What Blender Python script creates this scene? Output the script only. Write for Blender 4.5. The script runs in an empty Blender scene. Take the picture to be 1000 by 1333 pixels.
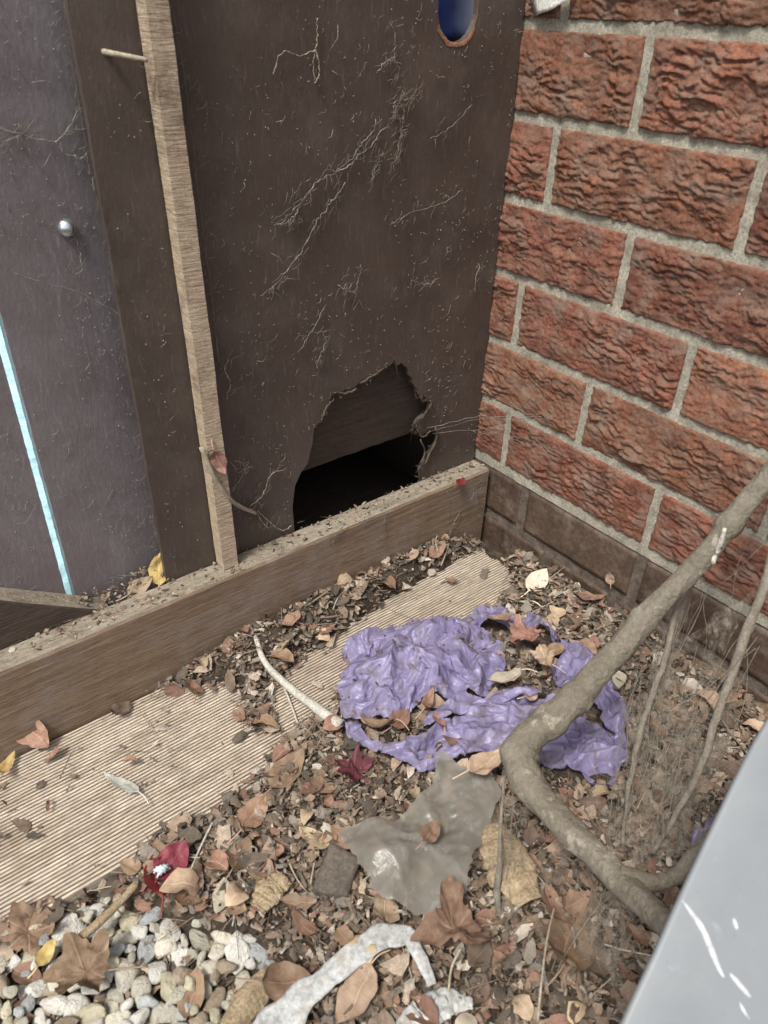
import bpy, bmesh, math, random
import numpy as np
from mathutils import Vector, Matrix

random.seed(7)
RNG = np.random.default_rng(7)
scene = bpy.context.scene
COL = scene.collection

# ------------------------------------------------------------------ camera
CAM = np.array([-0.69711, -0.64244, 0.52531])
YAW, PITCH, ROLL, FPX = 0.688017, 0.595879, 0.036866, 968.56
def cam_axes():
    fw = np.array([math.sin(YAW)*math.cos(PITCH), math.cos(YAW)*math.cos(PITCH), -math.sin(PITCH)])
    rt = np.array([math.cos(YAW), -math.sin(YAW), 0.0]); up = np.cross(rt, fw)
    return rt*math.cos(ROLL)+up*math.sin(ROLL), -rt*math.sin(ROLL)+up*math.cos(ROLL), fw
RT, UP, FW = cam_axes()
cd = bpy.data.cameras.new('camera'); cam = bpy.data.objects.new('camera', cd); COL.objects.link(cam)
cam.matrix_world = Matrix(((RT[0], UP[0], -FW[0], CAM[0]), (RT[1], UP[1], -FW[1], CAM[1]), (RT[2], UP[2], -FW[2], CAM[2]), (0, 0, 0, 1)))
cd.sensor_fit = 'HORIZONTAL'; cd.sensor_width = 36.0; cd.lens = FPX*36/1000
cd.clip_start = 0.02; cd.clip_end = 500
cd.dof.use_dof = True; cd.dof.focus_distance = 0.92; cd.dof.aperture_fstop = 13.0
scene.camera = cam

# ------------------------------------------------------------------ sky, sun, exposure
SUN_EL, SUN_AZ = math.radians(60), math.radians(250)      # azimuth clockwise from +y: behind the camera, to its left
w = bpy.data.worlds.new('World'); scene.world = w; w.use_nodes = True
nt = w.node_tree; nt.nodes.clear()
sky = nt.nodes.new('ShaderNodeTexSky'); sky.sky_type = 'NISHITA'; sky.sun_disc = False
sky.sun_elevation = SUN_EL; sky.sun_rotation = SUN_AZ; sky.dust_density = 3.0; sky.ozone_density = 1.0
hs = nt.nodes.new('ShaderNodeHueSaturation'); hs.inputs['Saturation'].default_value = 0.35
bg = nt.nodes.new('ShaderNodeBackground'); bg.inputs['Strength'].default_value = 0.125
wo = nt.nodes.new('ShaderNodeOutputWorld')
nt.links.new(sky.outputs[0], hs.inputs['Color']); nt.links.new(hs.outputs[0], bg.inputs[0]); nt.links.new(bg.outputs[0], wo.inputs[0])
sl = bpy.data.lights.new('sun', 'SUN'); sl.energy = 2.2; sl.angle = math.radians(11); sl.color = (1.0, 0.95, 0.87)
so = bpy.data.objects.new('sun', sl); COL.objects.link(so)
sd = Vector((math.sin(SUN_AZ)*math.cos(SUN_EL), math.cos(SUN_AZ)*math.cos(SUN_EL), math.sin(SUN_EL)))
so.rotation_euler = sd.to_track_quat('Z', 'Y').to_euler(); so.location = sd*3
vs = scene.view_settings; vs.view_transform = 'Standard'; vs.look = 'None'; vs.gamma = 1.0; vs.use_curve_mapping = False
vs.exposure = 0.55
scene.render.engine = 'CYCLES'; scene.cycles.use_denoising = True; scene.cycles.max_bounces = 8; scene.cycles.transparent_max_bounces = 24

# ------------------------------------------------------------------ helpers
def hit(u, v, axis, val):
    d = FW + RT*(u-500)/FPX - UP*(v-666.5)/FPX
    return CAM + d*((val-CAM[axis])/d[axis])
def fl(u, v, z=-0.120): return hit(u, v, 2, z)          # on the floor
def bk(u, v, y=0.0): return hit(u, v, 1, y)             # on the back board
def wl(u, v, x=0.0): return hit(u, v, 0, x)             # on the brick wall
def dp(u, v, d): return CAM + (FW + RT*(u-500)/FPX - UP*(v-666.5)/FPX)*d

_P = np.random.default_rng(3).permutation(512); _P = np.concatenate([_P, _P, _P])
_A = np.random.default_rng(4).uniform(0, 2*np.pi, 512); _GX, _GY = np.cos(_A), np.sin(_A)
def pn(x, y, s=0):
    x = np.asarray(x, float)+s*17.31+300; y = np.asarray(y, float)+s*9.77+300
    xi = np.floor(x).astype(int); yi = np.floor(y).astype(int); fx = x-xi; fy = y-yi
    def gr(ix, iy, dx, dy):
        h = _P[(_P[ix & 511]+iy) & 511]; return _GX[h]*dx+_GY[h]*dy
    ux = fx**3*(fx*(fx*6-15)+10); uy = fy**3*(fy*(fy*6-15)+10)
    a = gr(xi, yi, fx, fy); b = gr(xi+1, yi, fx-1, fy); c = gr(xi, yi+1, fx, fy-1); d = gr(xi+1, yi+1, fx-1, fy-1)
    return (a*(1-ux)+b*ux)*(1-uy)+(c*(1-ux)+d*ux)*uy
def fbm(x, y, o=3, s=0, g=0.5):
    r = 0; a = 1.0; f = 1.0
    for k in range(o):
        r = r+a*pn(x*f, y*f, s+k*3); a *= g; f *= 2.03
    return r
def inpoly(x, y, poly):
    r = np.zeros(np.shape(x), bool); n = len(poly)
    for i in range(n):
        x1, y1 = poly[i][:2]; x2, y2 = poly[(i+1) % n][:2]
        if y1 == y2: continue
        c = ((y1 > y) != (y2 > y)) & (x < (x2-x1)*(y-y1)/(y2-y1)+x1)
        r ^= c
    return r
def flp(pts, z=-0.120): return [tuple(fl(u, v, z)[:2]) for u, v in pts]
def smooth_path(pts, n):
    pts = np.array(pts, float); d = np.r_[0, np.cumsum(np.linalg.norm(np.diff(pts, axis=0), axis=1))]
    t = np.linspace(0, d[-1], n); P = np.vstack([2*pts[0]-pts[1], pts, 2*pts[-1]-pts[-2]])
    out = []
    for q in t:
        i = min(max(np.searchsorted(d, q, 'right')-1, 0), len(d)-2)
        s = (q-d[i])/max(d[i+1]-d[i], 1e-9); p0, p1, p2, p3 = P[i:i+4]
        out.append(0.5*(2*p1+(p2-p0)*s+(2*p0-5*p1+4*p2-p3)*s*s+(3*p1-p0-3*p2+p3)*s**3))
    return np.array(out), t/d[-1]

def tag(o, label=None, cat=None, group=None, kind=None):
    for k, v in (('label', label), ('category', cat), ('group', group), ('kind', kind)):
        if v: o[k] = v
    return o
def empty(name, loc, **kw):
    o = bpy.data.objects.new(name, None); COL.objects.link(o); o.location = tuple(loc); o.empty_display_size = 0.02
    return tag(o, **kw)
def link_mesh(name, me, mats, parent=None, loc=(0, 0, 0), rot=None, smooth=True, **kw):
    for m in (mats if isinstance(mats, (list, tuple)) else [mats]):
        if len(me.materials) < 8 and (m is not None): me.materials.append(m)
    if smooth: me.polygons.foreach_set('use_smooth', [True]*len(me.polygons))
    o = bpy.data.objects.new(name, me); COL.objects.link(o)
    L = np.array(loc, float)
    if parent is not None:
        o.parent = parent
        q = parent
        while q is not None: L = L-np.array(q.location); q = q.parent
    o.location = tuple(L)
    if rot is not None: o.rotation_euler = rot
    return tag(o, **kw)
def mk(name, V, F, mats, parent=None, smooth=True, origin=None, mi=None, uv=None, **kw):
    V = np.asarray(V, float)
    if origin is None: c = np.array([(V[:, 0].min()+V[:, 0].max())/2, (V[:, 1].min()+V[:, 1].max())/2, V[:, 2].min()])
    else: c = np.array(origin, float)
    me = bpy.data.meshes.new(name); me.from_pydata((V-c).tolist(), [], [tuple(int(i) for i in f) for f in F]); me.update()
    if mi is not None: me.polygons.foreach_set('material_index', np.asarray(mi, np.int32))
    return link_mesh(name, me, mats, parent, c, None, smooth, **kw)
def gridF(nu, nv, off=0):
    i = np.arange(nu*nv).reshape(nu, nv)+off
    return np.stack([i[:-1, :-1], i[1:, :-1], i[1:, 1:], i[:-1, 1:]], -1).reshape(-1, 4)
class MB:
    def __init__(s): s.V = []; s.F = []; s.n = 0; s.mi = []
    def add(s, V, F, m=0):
        V = np.asarray(V, float).reshape(-1, 3); s.V.append(V)
        for f in F: s.F.append(tuple(int(i)+s.n for i in f)); s.mi.append(m)
        s.n += len(V)
    def box(s, lo, hi, m=0):
        x0, y0, z0 = lo; x1, y1, z1 = hi
        s.add([(x0, y0, z0), (x1, y0, z0), (x1, y1, z0), (x0, y1, z0), (x0, y0, z1), (x1, y0, z1), (x1, y1, z1), (x0, y1, z1)],
              [(0, 3, 2, 1), (4, 5, 6, 7), (0, 1, 5, 4), (1, 2, 6, 5), (2, 3, 7, 6), (3, 0, 4, 7)], m)
    def tube(s, P, R, n=6, m=0, wob=None):
        P = np.asarray(P, float); R = np.broadcast_to(R, (len(P),)); T = np.gradient(P, axis=0)
        T /= np.maximum(np.linalg.norm(T, axis=1), 1e-9)[:, None]
        a = np.array([0, 0, 1.0]) if abs(T[0][2]) < 0.8 else np.array([1.0, 0, 0]); V = []
        for k in range(len(P)):
            a = a-T[k]*(a@T[k]); a /= max(np.linalg.norm(a), 1e-9); b = np.cross(T[k], a)
            for j in range(n):
                t = 2*math.pi*j/n; r = R[k]*(1 if wob is None else wob[k, j])
                V.append(P[k]+(a*math.cos(t)+b*math.sin(t))*r)
        F = [(k*n+j, k*n+(j+1) % n, (k+1)*n+(j+1) % n, (k+1)*n+j) for k in range(len(P)-1) for j in range(n)]
        F += [tuple(range(n-1, -1, -1)), tuple(range((len(P)-1)*n, len(P)*n))]
        s.add(V, F, m)
    def build(s, name, mats, parent=None, **kw):
        return mk(name, np.vstack(s.V), s.F, mats, parent, mi=s.mi if len(set(s.mi)) > 1 else None, **kw)
def bevel_box(name, lo, hi, mat, parent=None, bev=0.002, seg=2, jit=0, cuts=0, axis=0, **kw):
    bm = bmesh.new(); bmesh.ops.create_cube(bm, size=1)
    lo = np.array(lo); hi = np.array(hi); c = (lo+hi)/2
    for v in bm.verts: v.co = Vector([(hi-lo)[i]*v.co[i] for i in range(3)])
    if cuts:
        es = [e for e in bm.edges if abs((e.verts[0].co-e.verts[1].co)[axis]) > 1e-6]
        bmesh.ops.subdivide_edges(bm, edges=es, cuts=cuts)
    es = [e for e in bm.edges if len(e.link_faces) == 2 and e.calc_face_angle(0) > 0.5]
    bmesh.ops.bevel(bm, geom=es, offset=bev, segments=seg, affect='EDGES', profile=0.6)
    if jit:
        for v in bm.verts:
            q = v.co+Vector(c); v.co += Vector([jit*float(pn(q[(i+1) % 3]*40+q[i]*7, q[(i+2) % 3]*40+q[axis]*25, i+5)) for i in range(3)])
    me = bpy.data.meshes.new(name); bm.to_mesh(me); bm.free()
    o = link_mesh(name, me, mat, parent, c, None, True, **kw)
    return o

# ------------------------------------------------------------------ materials
def ramp(nt, fac, stops):
    r = nt.nodes.new('ShaderNodeValToRGB'); el = r.color_ramp.elements
    while len(el) < len(stops): el.new(0.5)
    for e, (p, c) in zip(el, stops): e.position = p; e.color = (*c, 1)
    nt.links.new(fac, r.inputs[0]); return r.outputs[0]
def nnoise(nt, vec, scale, detail=4, rough=0.6, stretch=None, rot=None, dist=0.0):
    if stretch or rot:
        mp = nt.nodes.new('ShaderNodeMapping')
        if stretch: mp.inputs['Scale'].default_value = stretch
        if rot: mp.inputs['Rotation'].default_value = rot
        nt.links.new(vec, mp.inputs[0]); vec = mp.outputs[0]
    n = nt.nodes.new('ShaderNodeTexNoise'); n.inputs['Scale'].default_value = scale; n.inputs['Detail'].default_value = detail
    n.inputs['Roughness'].default_value = rough; n.inputs['Distortion'].default_value = dist
    nt.links.new(vec, n.inputs['Vector']); return n.outputs[0]
def mixc(nt, fac, a, b, bt='MIX'):
    m = nt.nodes.new('ShaderNodeMix'); m.data_type = 'RGBA'; m.blend_type = bt
    for s, v in ((0, fac), (6, a), (7, b)):
        if isinstance(v, (int, float)): m.inputs[s].default_value = v
        elif isinstance(v, tuple): m.inputs[s].default_value = (*v, 1)
        else: nt.links.new(v, m.inputs[s])
    return m.outputs[2]
def maprange(nt, val, a, b, c=0.0, d=1.0):
    m = nt.nodes.new('ShaderNodeMapRange'); nt.links.new(val, m.inputs[0])
    for i, q in enumerate((a, b, c, d)): m.inputs[i+1].default_value = q
    return m.outputs[0]
def bump(nt, h, strength, dist, prev=None):
    b = nt.nodes.new('ShaderNodeBump'); b.inputs['Strength'].default_value = strength; b.inputs['Distance'].default_value = dist
    nt.links.new(h, b.inputs['Height'])
    if prev is not None: nt.links.new(prev, b.inputs['Normal'])
    return b.outputs[0]
def newmat(name, rough=0.8, spec=0.3):
    m = bpy.data.materials.new(name); m.use_nodes = True; nt = m.node_tree
    p = nt.nodes['Principled BSDF']; p.inputs['Roughness'].default_value = rough; p.inputs['Specular IOR Level'].default_value = spec
    return m, nt, p
def vecs(nt, kind='pos'):
    if kind == 'pos': return nt.nodes.new('ShaderNodeNewGeometry').outputs['Position']
    return nt.nodes.new('ShaderNodeTexCoord').outputs['Object' if kind == 'obj' else 'UV']
def nmat(name, stops, scale=20, stretch=None, rough=0.8, spec=0.3, b=0.4, bs=200, bd=0.001, coords='pos', detail=6, rnd=None, dirt=None, bstretch=None, rot=None, attr=None, grain=7, gamt=0.38):
    m, nt, p = newmat(name, rough, spec); v = vecs(nt, coords)
    oi = nt.nodes.new('ShaderNodeObjectInfo')
    if coords == 'obj':
        ad = nt.nodes.new('ShaderNodeVectorMath'); ad.operation = 'MULTIPLY_ADD'; nt.links.new(oi.outputs['Random'], ad.inputs[0]); ad.inputs[1].default_value = (7, 5, 3)
        nt.links.new(v, ad.inputs[2]); v = ad.outputs[0]
    c = ramp(nt, nnoise(nt, v, scale, detail, 0.65, stretch, rot), stops)
    g = maprange(nt, nnoise(nt, v, scale*grain, 4, 0.7, stretch, rot), 0.3, 0.7, 1-gamt, 1+gamt); c = mixc(nt, 1.0, c, g, 'MULTIPLY')
    if attr:
        a = nt.nodes.new('ShaderNodeAttribute'); a.attribute_name = attr; c = mixc(nt, 1.0, c, a.outputs['Color'], 'MULTIPLY')
    if rnd:
        h = nt.nodes.new('ShaderNodeHueSaturation'); nt.links.new(c, h.inputs['Color'])
        nt.links.new(maprange(nt, oi.outputs['Random'], 0, 1, 1-rnd, 1+rnd), h.inputs['Value'])
        nt.links.new(maprange(nt, nnoise_obj(nt, oi), 0.0, 1.0, 0.495, 0.506), h.inputs['Hue']); c = h.outputs[0]
    if dirt:
        f = maprange(nt, nnoise(nt, v, dirt[1], 5, 0.7), dirt[2], dirt[3]); c = mixc(nt, f, c, dirt[0])
    nt.links.new(c, p.inputs['Base Color'])
    if b: nt.links.new(bump(nt, nnoise(nt, v, bs, 5, 0.7, bstretch or stretch, rot), b, bd*2.2), p.inputs['Normal'])
    return m
def nnoise_obj(nt, oi):
    wn = nt.nodes.new('ShaderNodeTexWhiteNoise'); wn.noise_dimensions = '1D'; nt.links.new(oi.outputs['Random'], wn.inputs['W']); return wn.outputs[0]

def brown_board_mat(name, base, base2, dust, rough, dust_amt):
    m, nt, p = newmat(name, rough, 0.4); v = vecs(nt)
    c = ramp(nt, nnoise(nt, v, 9, 6, 0.6), [(0.3, base), (0.7, base2)])
    a = maprange(nt, nnoise(nt, v, 260, 4, 0.7, (1, 1, 0.16), (0, math.radians(-38), 0)), 0.56, 0.76, 0, dust_amt*0.75)
    c = mixc(nt, a, c, dust)
    a2 = maprange(nt, nnoise(nt, v, 420, 3, 0.6), 0.63, 0.72, 0, 0.55); c = mixc(nt, a2, c, dust)
    a3 = maprange(nt, nnoise(nt, v, 14, 5, 0.7), 0.48, 0.85, 0, 0.28); c = mixc(nt, a3, c, dust)
    nt.links.new(c, p.inputs['Base Color'])
    nt.links.new(maprange(nt, nnoise(nt, v, 30, 5, 0.7), 0.3, 0.7, rough-0.12, rough+0.15), p.inputs['Roughness'])
    nb = bump(nt, nnoise(nt, v, 5, 2, 0.5), 0.5, 0.006)
    nb = bump(nt, nnoise(nt, v, 330, 5, 0.7, (1, 1, 0.4), (0, math.radians(-38), 0)), 0.5, 0.0011, nb)
    nt.links.new(nb, p.inputs['Normal']); return m
M = {}
M['board'] = brown_board_mat('brown_painted_board', (0.068, 0.051, 0.042), (0.102, 0.078, 0.064), (0.27, 0.235, 0.205), 0.44, 0.5)
M['gate'] = brown_board_mat('gate_board', (0.135, 0.112, 0.114), (0.215, 0.188, 0.195), (0.38, 0.365, 0.375), 0.33, 0.5)  # the sky's bluish sheen is mixed into this paler mauve base and dust
M['torn'] = nmat('torn_fibre', [(0.35, (0.055, 0.042, 0.033)), (0.75, (0.20, 0.15, 0.11))], 120, b=0.6, bs=900)
M['bareboard'] = nmat('bare_board_edge', [(0.3, (0.20, 0.10, 0.06)), (0.7, (0.32, 0.18, 0.11))], 150, b=0.6, bs=900)
M['brick'] = nmat('red_brick', [(0.22, (0.125, 0.058, 0.040)), (0.45, (0.215, 0.092, 0.060)), (0.62, (0.295, 0.130, 0.083)), (0.82, (0.35, 0.19, 0.13))], 40, rough=0.88, spec=0.25, b=0.7, bs=420, bd=0.0012, rnd=0.20, dirt=((0.27, 0.20, 0.155), 34, 0.44, 0.74))
M['brownbrick'] = nmat('brown_brick', [(0.3, (0.062, 0.040, 0.029)), (0.7, (0.115, 0.076, 0.056))], 22, rough=0.5, spec=0.4, b=0.35, bs=300, rnd=0.15, dirt=((0.20, 0.165, 0.13), 30, 0.52, 0.74))
M['mortar'] = nmat('mortar', [(0.25, (0.30, 0.28, 0.225)), (0.55, (0.48, 0.45, 0.365)), (0.8, (0.64, 0.61, 0.51))], 45, rough=0.95, spec=0.1, b=0.9, bs=600, bd=0.001, dirt=((0.20, 0.175, 0.135), 26, 0.50, 0.74))
M['brownmortar'] = nmat('brown_mortar', [(0.35, (0.085, 0.066, 0.052)), (0.75, (0.24, 0.195, 0.155))], 60, rough=0.85, b=0.8, bs=500)
M['pale'] = nmat('pale_sawn_timber', [(0.2, (0.30, 0.23, 0.16)), (0.5, (0.50, 0.40, 0.285)), (0.8, (0.64, 0.54, 0.41))], 70, (1, 1, 2.2), rough=0.8, b=0.9, bs=160, bd=0.0015, bstretch=(0.25, 0.25, 2.4), dirt=((0.15, 0.10, 0.065), 16, 0.54, 0.76))
M['beamfront'] = nmat('stained_beam', [(0.25, (0.12, 0.080, 0.052)), (0.5, (0.21, 0.145, 0.095)), (0.78, (0.33, 0.245, 0.175))], 170, (0.06, 1, 1.3), rough=0.42, spec=0.5, b=0.7, bs=240, bd=0.001, bstretch=(0.1, 1, 1), dirt=((0.27, 0.235, 0.215), 12, 0.45, 0.75))
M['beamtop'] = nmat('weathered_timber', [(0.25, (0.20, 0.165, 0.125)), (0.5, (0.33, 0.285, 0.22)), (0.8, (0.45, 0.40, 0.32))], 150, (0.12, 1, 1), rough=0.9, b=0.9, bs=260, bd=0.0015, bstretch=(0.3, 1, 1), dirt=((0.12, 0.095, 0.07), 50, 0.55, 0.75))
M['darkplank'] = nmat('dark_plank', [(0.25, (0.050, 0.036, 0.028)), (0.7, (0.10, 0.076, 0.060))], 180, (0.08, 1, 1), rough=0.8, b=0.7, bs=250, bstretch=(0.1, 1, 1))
M['deck'] = nmat('reeded_decking', [(0.2, (0.40, 0.325, 0.245)), (0.5, (0.57, 0.485, 0.385)), (0.8, (0.68, 0.60, 0.50))], 60, (0.15, 1, 1), rough=0.75, b=0.5, bs=500, bstretch=(0.2, 1, 1), dirt=((0.30, 0.225, 0.16), 11, 0.55, 0.82))
M['soil'] = nmat('soil', [(0.3, (0.055, 0.042, 0.032)), (0.55, (0.12, 0.095, 0.072)), (0.75, (0.22, 0.18, 0.14))], 90, rough=0.95, spec=0.1, b=1.0, bs=400, bd=0.003)
M['litter'] = nmat('litter_bits', [(0.2, (0.55, 0.55, 0.55)), (0.8, (1.3, 1.3, 1.3))], 160, rough=0.75, spec=0.3, b=0.6, bs=700, attr='Col')
M['web'] = nmat('cobweb_silk', [(0.3, (0.19, 0.17, 0.14)), (0.7, (0.42, 0.39, 0.34))], 90, rough=0.9, b=0)
M['dirtyweb'] = nmat('dusty_cobweb', [(0.3, (0.17, 0.145, 0.115)), (0.7, (0.33, 0.295, 0.24))], 120, rough=0.95, b=0.8, bs=500)
M['root'] = nmat('dry_rootlet', [(0.3, (0.30, 0.25, 0.18)), (0.7, (0.52, 0.46, 0.36))], 120, rough=0.85, b=0.6, bs=500)
M['bark'] = nmat('branch_bark', [(0.25, (0.15, 0.128, 0.095)), (0.48, (0.235, 0.208, 0.16)), (0.72, (0.32, 0.29, 0.235))], 24, rough=0.85, b=1.0, bs=190, bd=0.002, dirt=((0.46, 0.42, 0.34), 38, 0.60, 0.68), gamt=0.22, grain=10)
M['steel'] = newmat('galvanised_steel', 0.25, 0.5)[0]; _p = M['steel'].node_tree.nodes['Principled BSDF']; _p.inputs['Base Color'].default_value = (0.72, 0.78, 0.84, 1); _p.inputs['Metallic'].default_value = 0.9
M['cyan'] = nmat('pale_blue_daylight_sheet', [(0.3, (0.40, 0.66, 0.73)), (0.7, (0.47, 0.72, 0.79))], 8, rough=0.5, b=0.3, bs=60)
M['blue'] = nmat('blue_plastic', [(0.3, (0.010, 0.018, 0.075)), (0.7, (0.014, 0.026, 0.10))], 12, rough=0.28, spec=0.5, b=0.1, bs=60)
M['paper'] = nmat('white_paper', [(0.3, (0.70, 0.69, 0.64)), (0.7, (0.82, 0.81, 0.77))], 60, rough=0.7, b=0.4, bs=160)
M['stone'] = nmat('dark_stone', [(0.3, (0.085, 0.07, 0.055)), (0.7, (0.15, 0.125, 0.10))], 40, rough=0.7, b=0.7, bs=250)
M['barkslab'] = nmat('pale_bark', [(0.25, (0.30, 0.22, 0.13)), (0.7, (0.56, 0.44, 0.29))], 60, rough=0.9, b=0.9, bs=300, bd=0.002)
def pebble_mat(name, c0):
    m, nt, p = newmat(name, 0.65, 0.3); v = vecs(nt, 'obj'); oi = nt.nodes.new('ShaderNodeObjectInfo')
    ad = nt.nodes.new('ShaderNodeVectorMath'); ad.operation = 'MULTIPLY_ADD'; nt.links.new(oi.outputs['Random'], ad.inputs[0]); ad.inputs[1].default_value = (40, 50, 30); nt.links.new(v, ad.inputs[2]); v = ad.outputs[0]
    n = nnoise(nt, v, 1.3, 6, 0.7); c = mixc(nt, maprange(nt, n, 0.48, 0.8, 0, 0.6), c0, tuple(q*f for q, f in zip(c0, (0.50, 0.45, 0.37))))
    c = mixc(nt, maprange(nt, nnoise(nt, v, 2.2, 5, 0.7), 0.55, 0.7, 0, 0.45), c, (0.80, 0.78, 0.71))
    h = nt.nodes.new('ShaderNodeHueSaturation'); nt.links.new(c, h.inputs['Color']); nt.links.new(maprange(nt, oi.outputs['Random'], 0, 1, 0.88, 1.25), h.inputs['Value'])
    nt.links.new(h.outputs[0], p.inputs['Base Color']); nt.links.new(bump(nt, nnoise(nt, v, 3.5, 6, 0.7), 0.6, 0.12), p.inputs['Normal']); return m
PC = [('cream', (0.76, 0.72, 0.60), 0.36), ('white', (0.84, 0.82, 0.75), 0.28), ('olive grey', (0.55, 0.53, 0.43), 0.12), ('blue grey', (0.54, 0.56, 0.56), 0.08), ('yellowish', (0.74, 0.68, 0.49), 0.12), ('brown', (0.42, 0.34, 0.25), 0.04)]
PM = [pebble_mat(n_.replace(' ', '_')+'_pebble', c_) for n_, c_, _ in PC]
def leaf_mat(name, a, b, c, rnd=0.25, rough=0.7):
    m, nt, p = newmat(name, rough, 0.35); uv = vecs(nt, 'uv'); v = vecs(nt, 'obj'); oi = nt.nodes.new('ShaderNodeObjectInfo')
    col = ramp(nt, nnoise(nt, v, 90, 6, 0.7), [(0.28, a), (0.5, b), (0.72, c)])
    sp = nt.nodes.new('ShaderNodeSeparateXYZ'); nt.links.new(uv, sp.inputs[0])
    def mth(op, x, y=None):
        q = nt.nodes.new('ShaderNodeMath'); q.operation = op
        for i, z in enumerate((x, y)):
            if z is None: continue
            if isinstance(z, (int, float)): q.inputs[i].default_value = z
            else: nt.links.new(z, q.inputs[i])
        return q.outputs[0]
    d = mth('ABSOLUTE', mth('SUBTRACT', sp.outputs[1], 0.5))
    rib = maprange(nt, d, 0.0, 0.035, 1, 0)
    vein = mth('ABSOLUTE', mth('SINE', mth('MULTIPLY', mth('SUBTRACT', sp.outputs[0], mth('MULTIPLY', d, 0.8)), 26.0)))
    vein = maprange(nt, vein, 0.0, 0.22, 0.45, 0); vv = mth('MAXIMUM', rib, vein)
    col = mixc(nt, mth('MULTIPLY', vv, 0.5), col, tuple(min(1, q*1.5+0.03) for q in c))
    h = nt.nodes.new('ShaderNodeHueSaturation'); nt.links.new(col, h.inputs['Color'])
    nt.links.new(maprange(nt, oi.outputs['Random'], 0, 1, 1-rnd, 1+rnd), h.inputs['Value']); nt.links.new(maprange(nt, nnoise_obj(nt, oi), 0, 1, 0.488, 0.512), h.inputs['Hue'])
    nt.links.new(h.outputs[0], p.inputs['Base Color'])
    nb = bump(nt, vv, 0.5, 0.0008); nb = bump(nt, nnoise(nt, v, 260, 5, 0.7), 0.5, 0.0012, nb); nt.links.new(nb, p.inputs['Normal']); return m
LM = {
 'brown': leaf_mat('brown_leaf', (0.15, 0.088, 0.055), (0.26, 0.165, 0.108), (0.36, 0.25, 0.175)),
 'dark': leaf_mat('dark_brown_leaf', (0.075, 0.052, 0.038), (0.14, 0.098, 0.072), (0.22, 0.165, 0.125)),
 'rust': leaf_mat('rust_leaf', (0.15, 0.078, 0.052), (0.265, 0.15, 0.105), (0.38, 0.25, 0.185)),
 'tan': leaf_mat('tan_leaf', (0.28, 0.20, 0.13), (0.43, 0.32, 0.215), (0.54, 0.43, 0.31)),
 'cream': leaf_mat('cream_leaf', (0.36, 0.31, 0.23), (0.54, 0.48, 0.37), (0.64, 0.58, 0.47)),
 'yellow': leaf_mat('yellow_leaf', (0.42, 0.28, 0.09), (0.62, 0.46, 0.17), (0.70, 0.58, 0.32), rnd=0.1),
 'red': leaf_mat('red_leaf', (0.09, 0.012, 0.018), (0.18, 0.022, 0.033), (0.26, 0.055, 0.065), rnd=0.05, rough=0.45),
 'maroon': leaf_mat('maroon_leaf', (0.05, 0.013, 0.016), (0.10, 0.022, 0.027), (0.15, 0.05, 0.05), rnd=0.05),
 'grey': leaf_mat('grey_leaf', (0.20, 0.20, 0.17), (0.32, 0.32, 0.28), (0.44, 0.44, 0.39))}
def nnoise_c(nt, vec, scale):
    n = nt.nodes.new('ShaderNodeTexNoise'); n.inputs['Scale'].default_value = scale; n.inputs['Detail'].default_value = 3; nt.links.new(vec, n.inputs['Vector']); return n.outputs['Color']
def film_mat(name, c1, c2, rough, alpha, trans, dirt, spec=0.5, crease=0.0):
    m, nt, p = newmat(name, rough, spec); v = vecs(nt)
    c = ramp(nt, nnoise(nt, v, 30, 4), [(0.3, c1), (0.7, c2)])
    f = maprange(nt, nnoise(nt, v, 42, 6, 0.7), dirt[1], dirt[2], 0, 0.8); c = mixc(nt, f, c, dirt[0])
    nt.links.new(c, p.inputs['Base Color']); nt.links.new(maprange(nt, f, 0, 1, rough, 0.85), p.inputs['Roughness'])
    vo = nt.nodes.new('ShaderNodeTexVoronoi'); vo.feature = 'DISTANCE_TO_EDGE'; vo.inputs['Scale'].default_value = 75; wv = mixc(nt, 0.16, v, nnoise_c(nt, v, 30)); nt.links.new(wv, vo.inputs['Vector'])
    nb = bump(nt, maprange(nt, vo.outputs['Distance'], 0, 0.16), crease, 0.0014)
    for sc_, st_ in ((30, 0.40), (80, 0.20)):
        ab = nt.nodes.new('ShaderNodeMath'); ab.operation = 'ABSOLUTE'; sb = nt.nodes.new('ShaderNodeMath'); sb.operation = 'SUBTRACT'; sb.inputs[1].default_value = 0.5
        nt.links.new(nnoise(nt, v, sc_, 2, 0.5, dist=0.6), sb.inputs[0]); nt.links.new(sb.outputs[0], ab.inputs[0]); nb = bump(nt, ab.outputs[0], st_*(1 if crease else 0.12), 0.9/sc_, nb); nb = bump(nt, nnoise(nt, v, 320, 4, 0.6), 0.2, 0.001, nb); nt.links.new(nb, p.inputs['Normal'])
    out = nt.nodes['Material Output']; sh = p.outputs[0]
    if trans:
        tl = nt.nodes.new('ShaderNodeBsdfTranslucent'); nt.links.new(c, tl.inputs[0]); mx = nt.nodes.new('ShaderNodeMixShader'); mx.inputs[0].default_value = trans
        nt.links.new(sh, mx.inputs[1]); nt.links.new(tl.outputs[0], mx.inputs[2]); sh = mx.outputs[0]
    if alpha < 1:
        tp = nt.nodes.new('ShaderNodeBsdfTransparent'); mx = nt.nodes.new('ShaderNodeMixShader')
        nt.links.new(maprange(nt, f, 0, 1, alpha, 0.95), mx.inputs[0]); nt.links.new(tp.outputs[0], mx.inputs[1]); nt.links.new(sh, mx.inputs[2]); sh = mx.outputs[0]
    nt.links.new(sh, out.inputs[0]); return m
M['bag'] = film_mat('purple_film', (0.30, 0.265, 0.47), (0.41, 0.365, 0.58), 0.26, 0.96, 0.28, ((0.20, 0.17, 0.165), 0.49, 0.68), crease=0.15)
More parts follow.
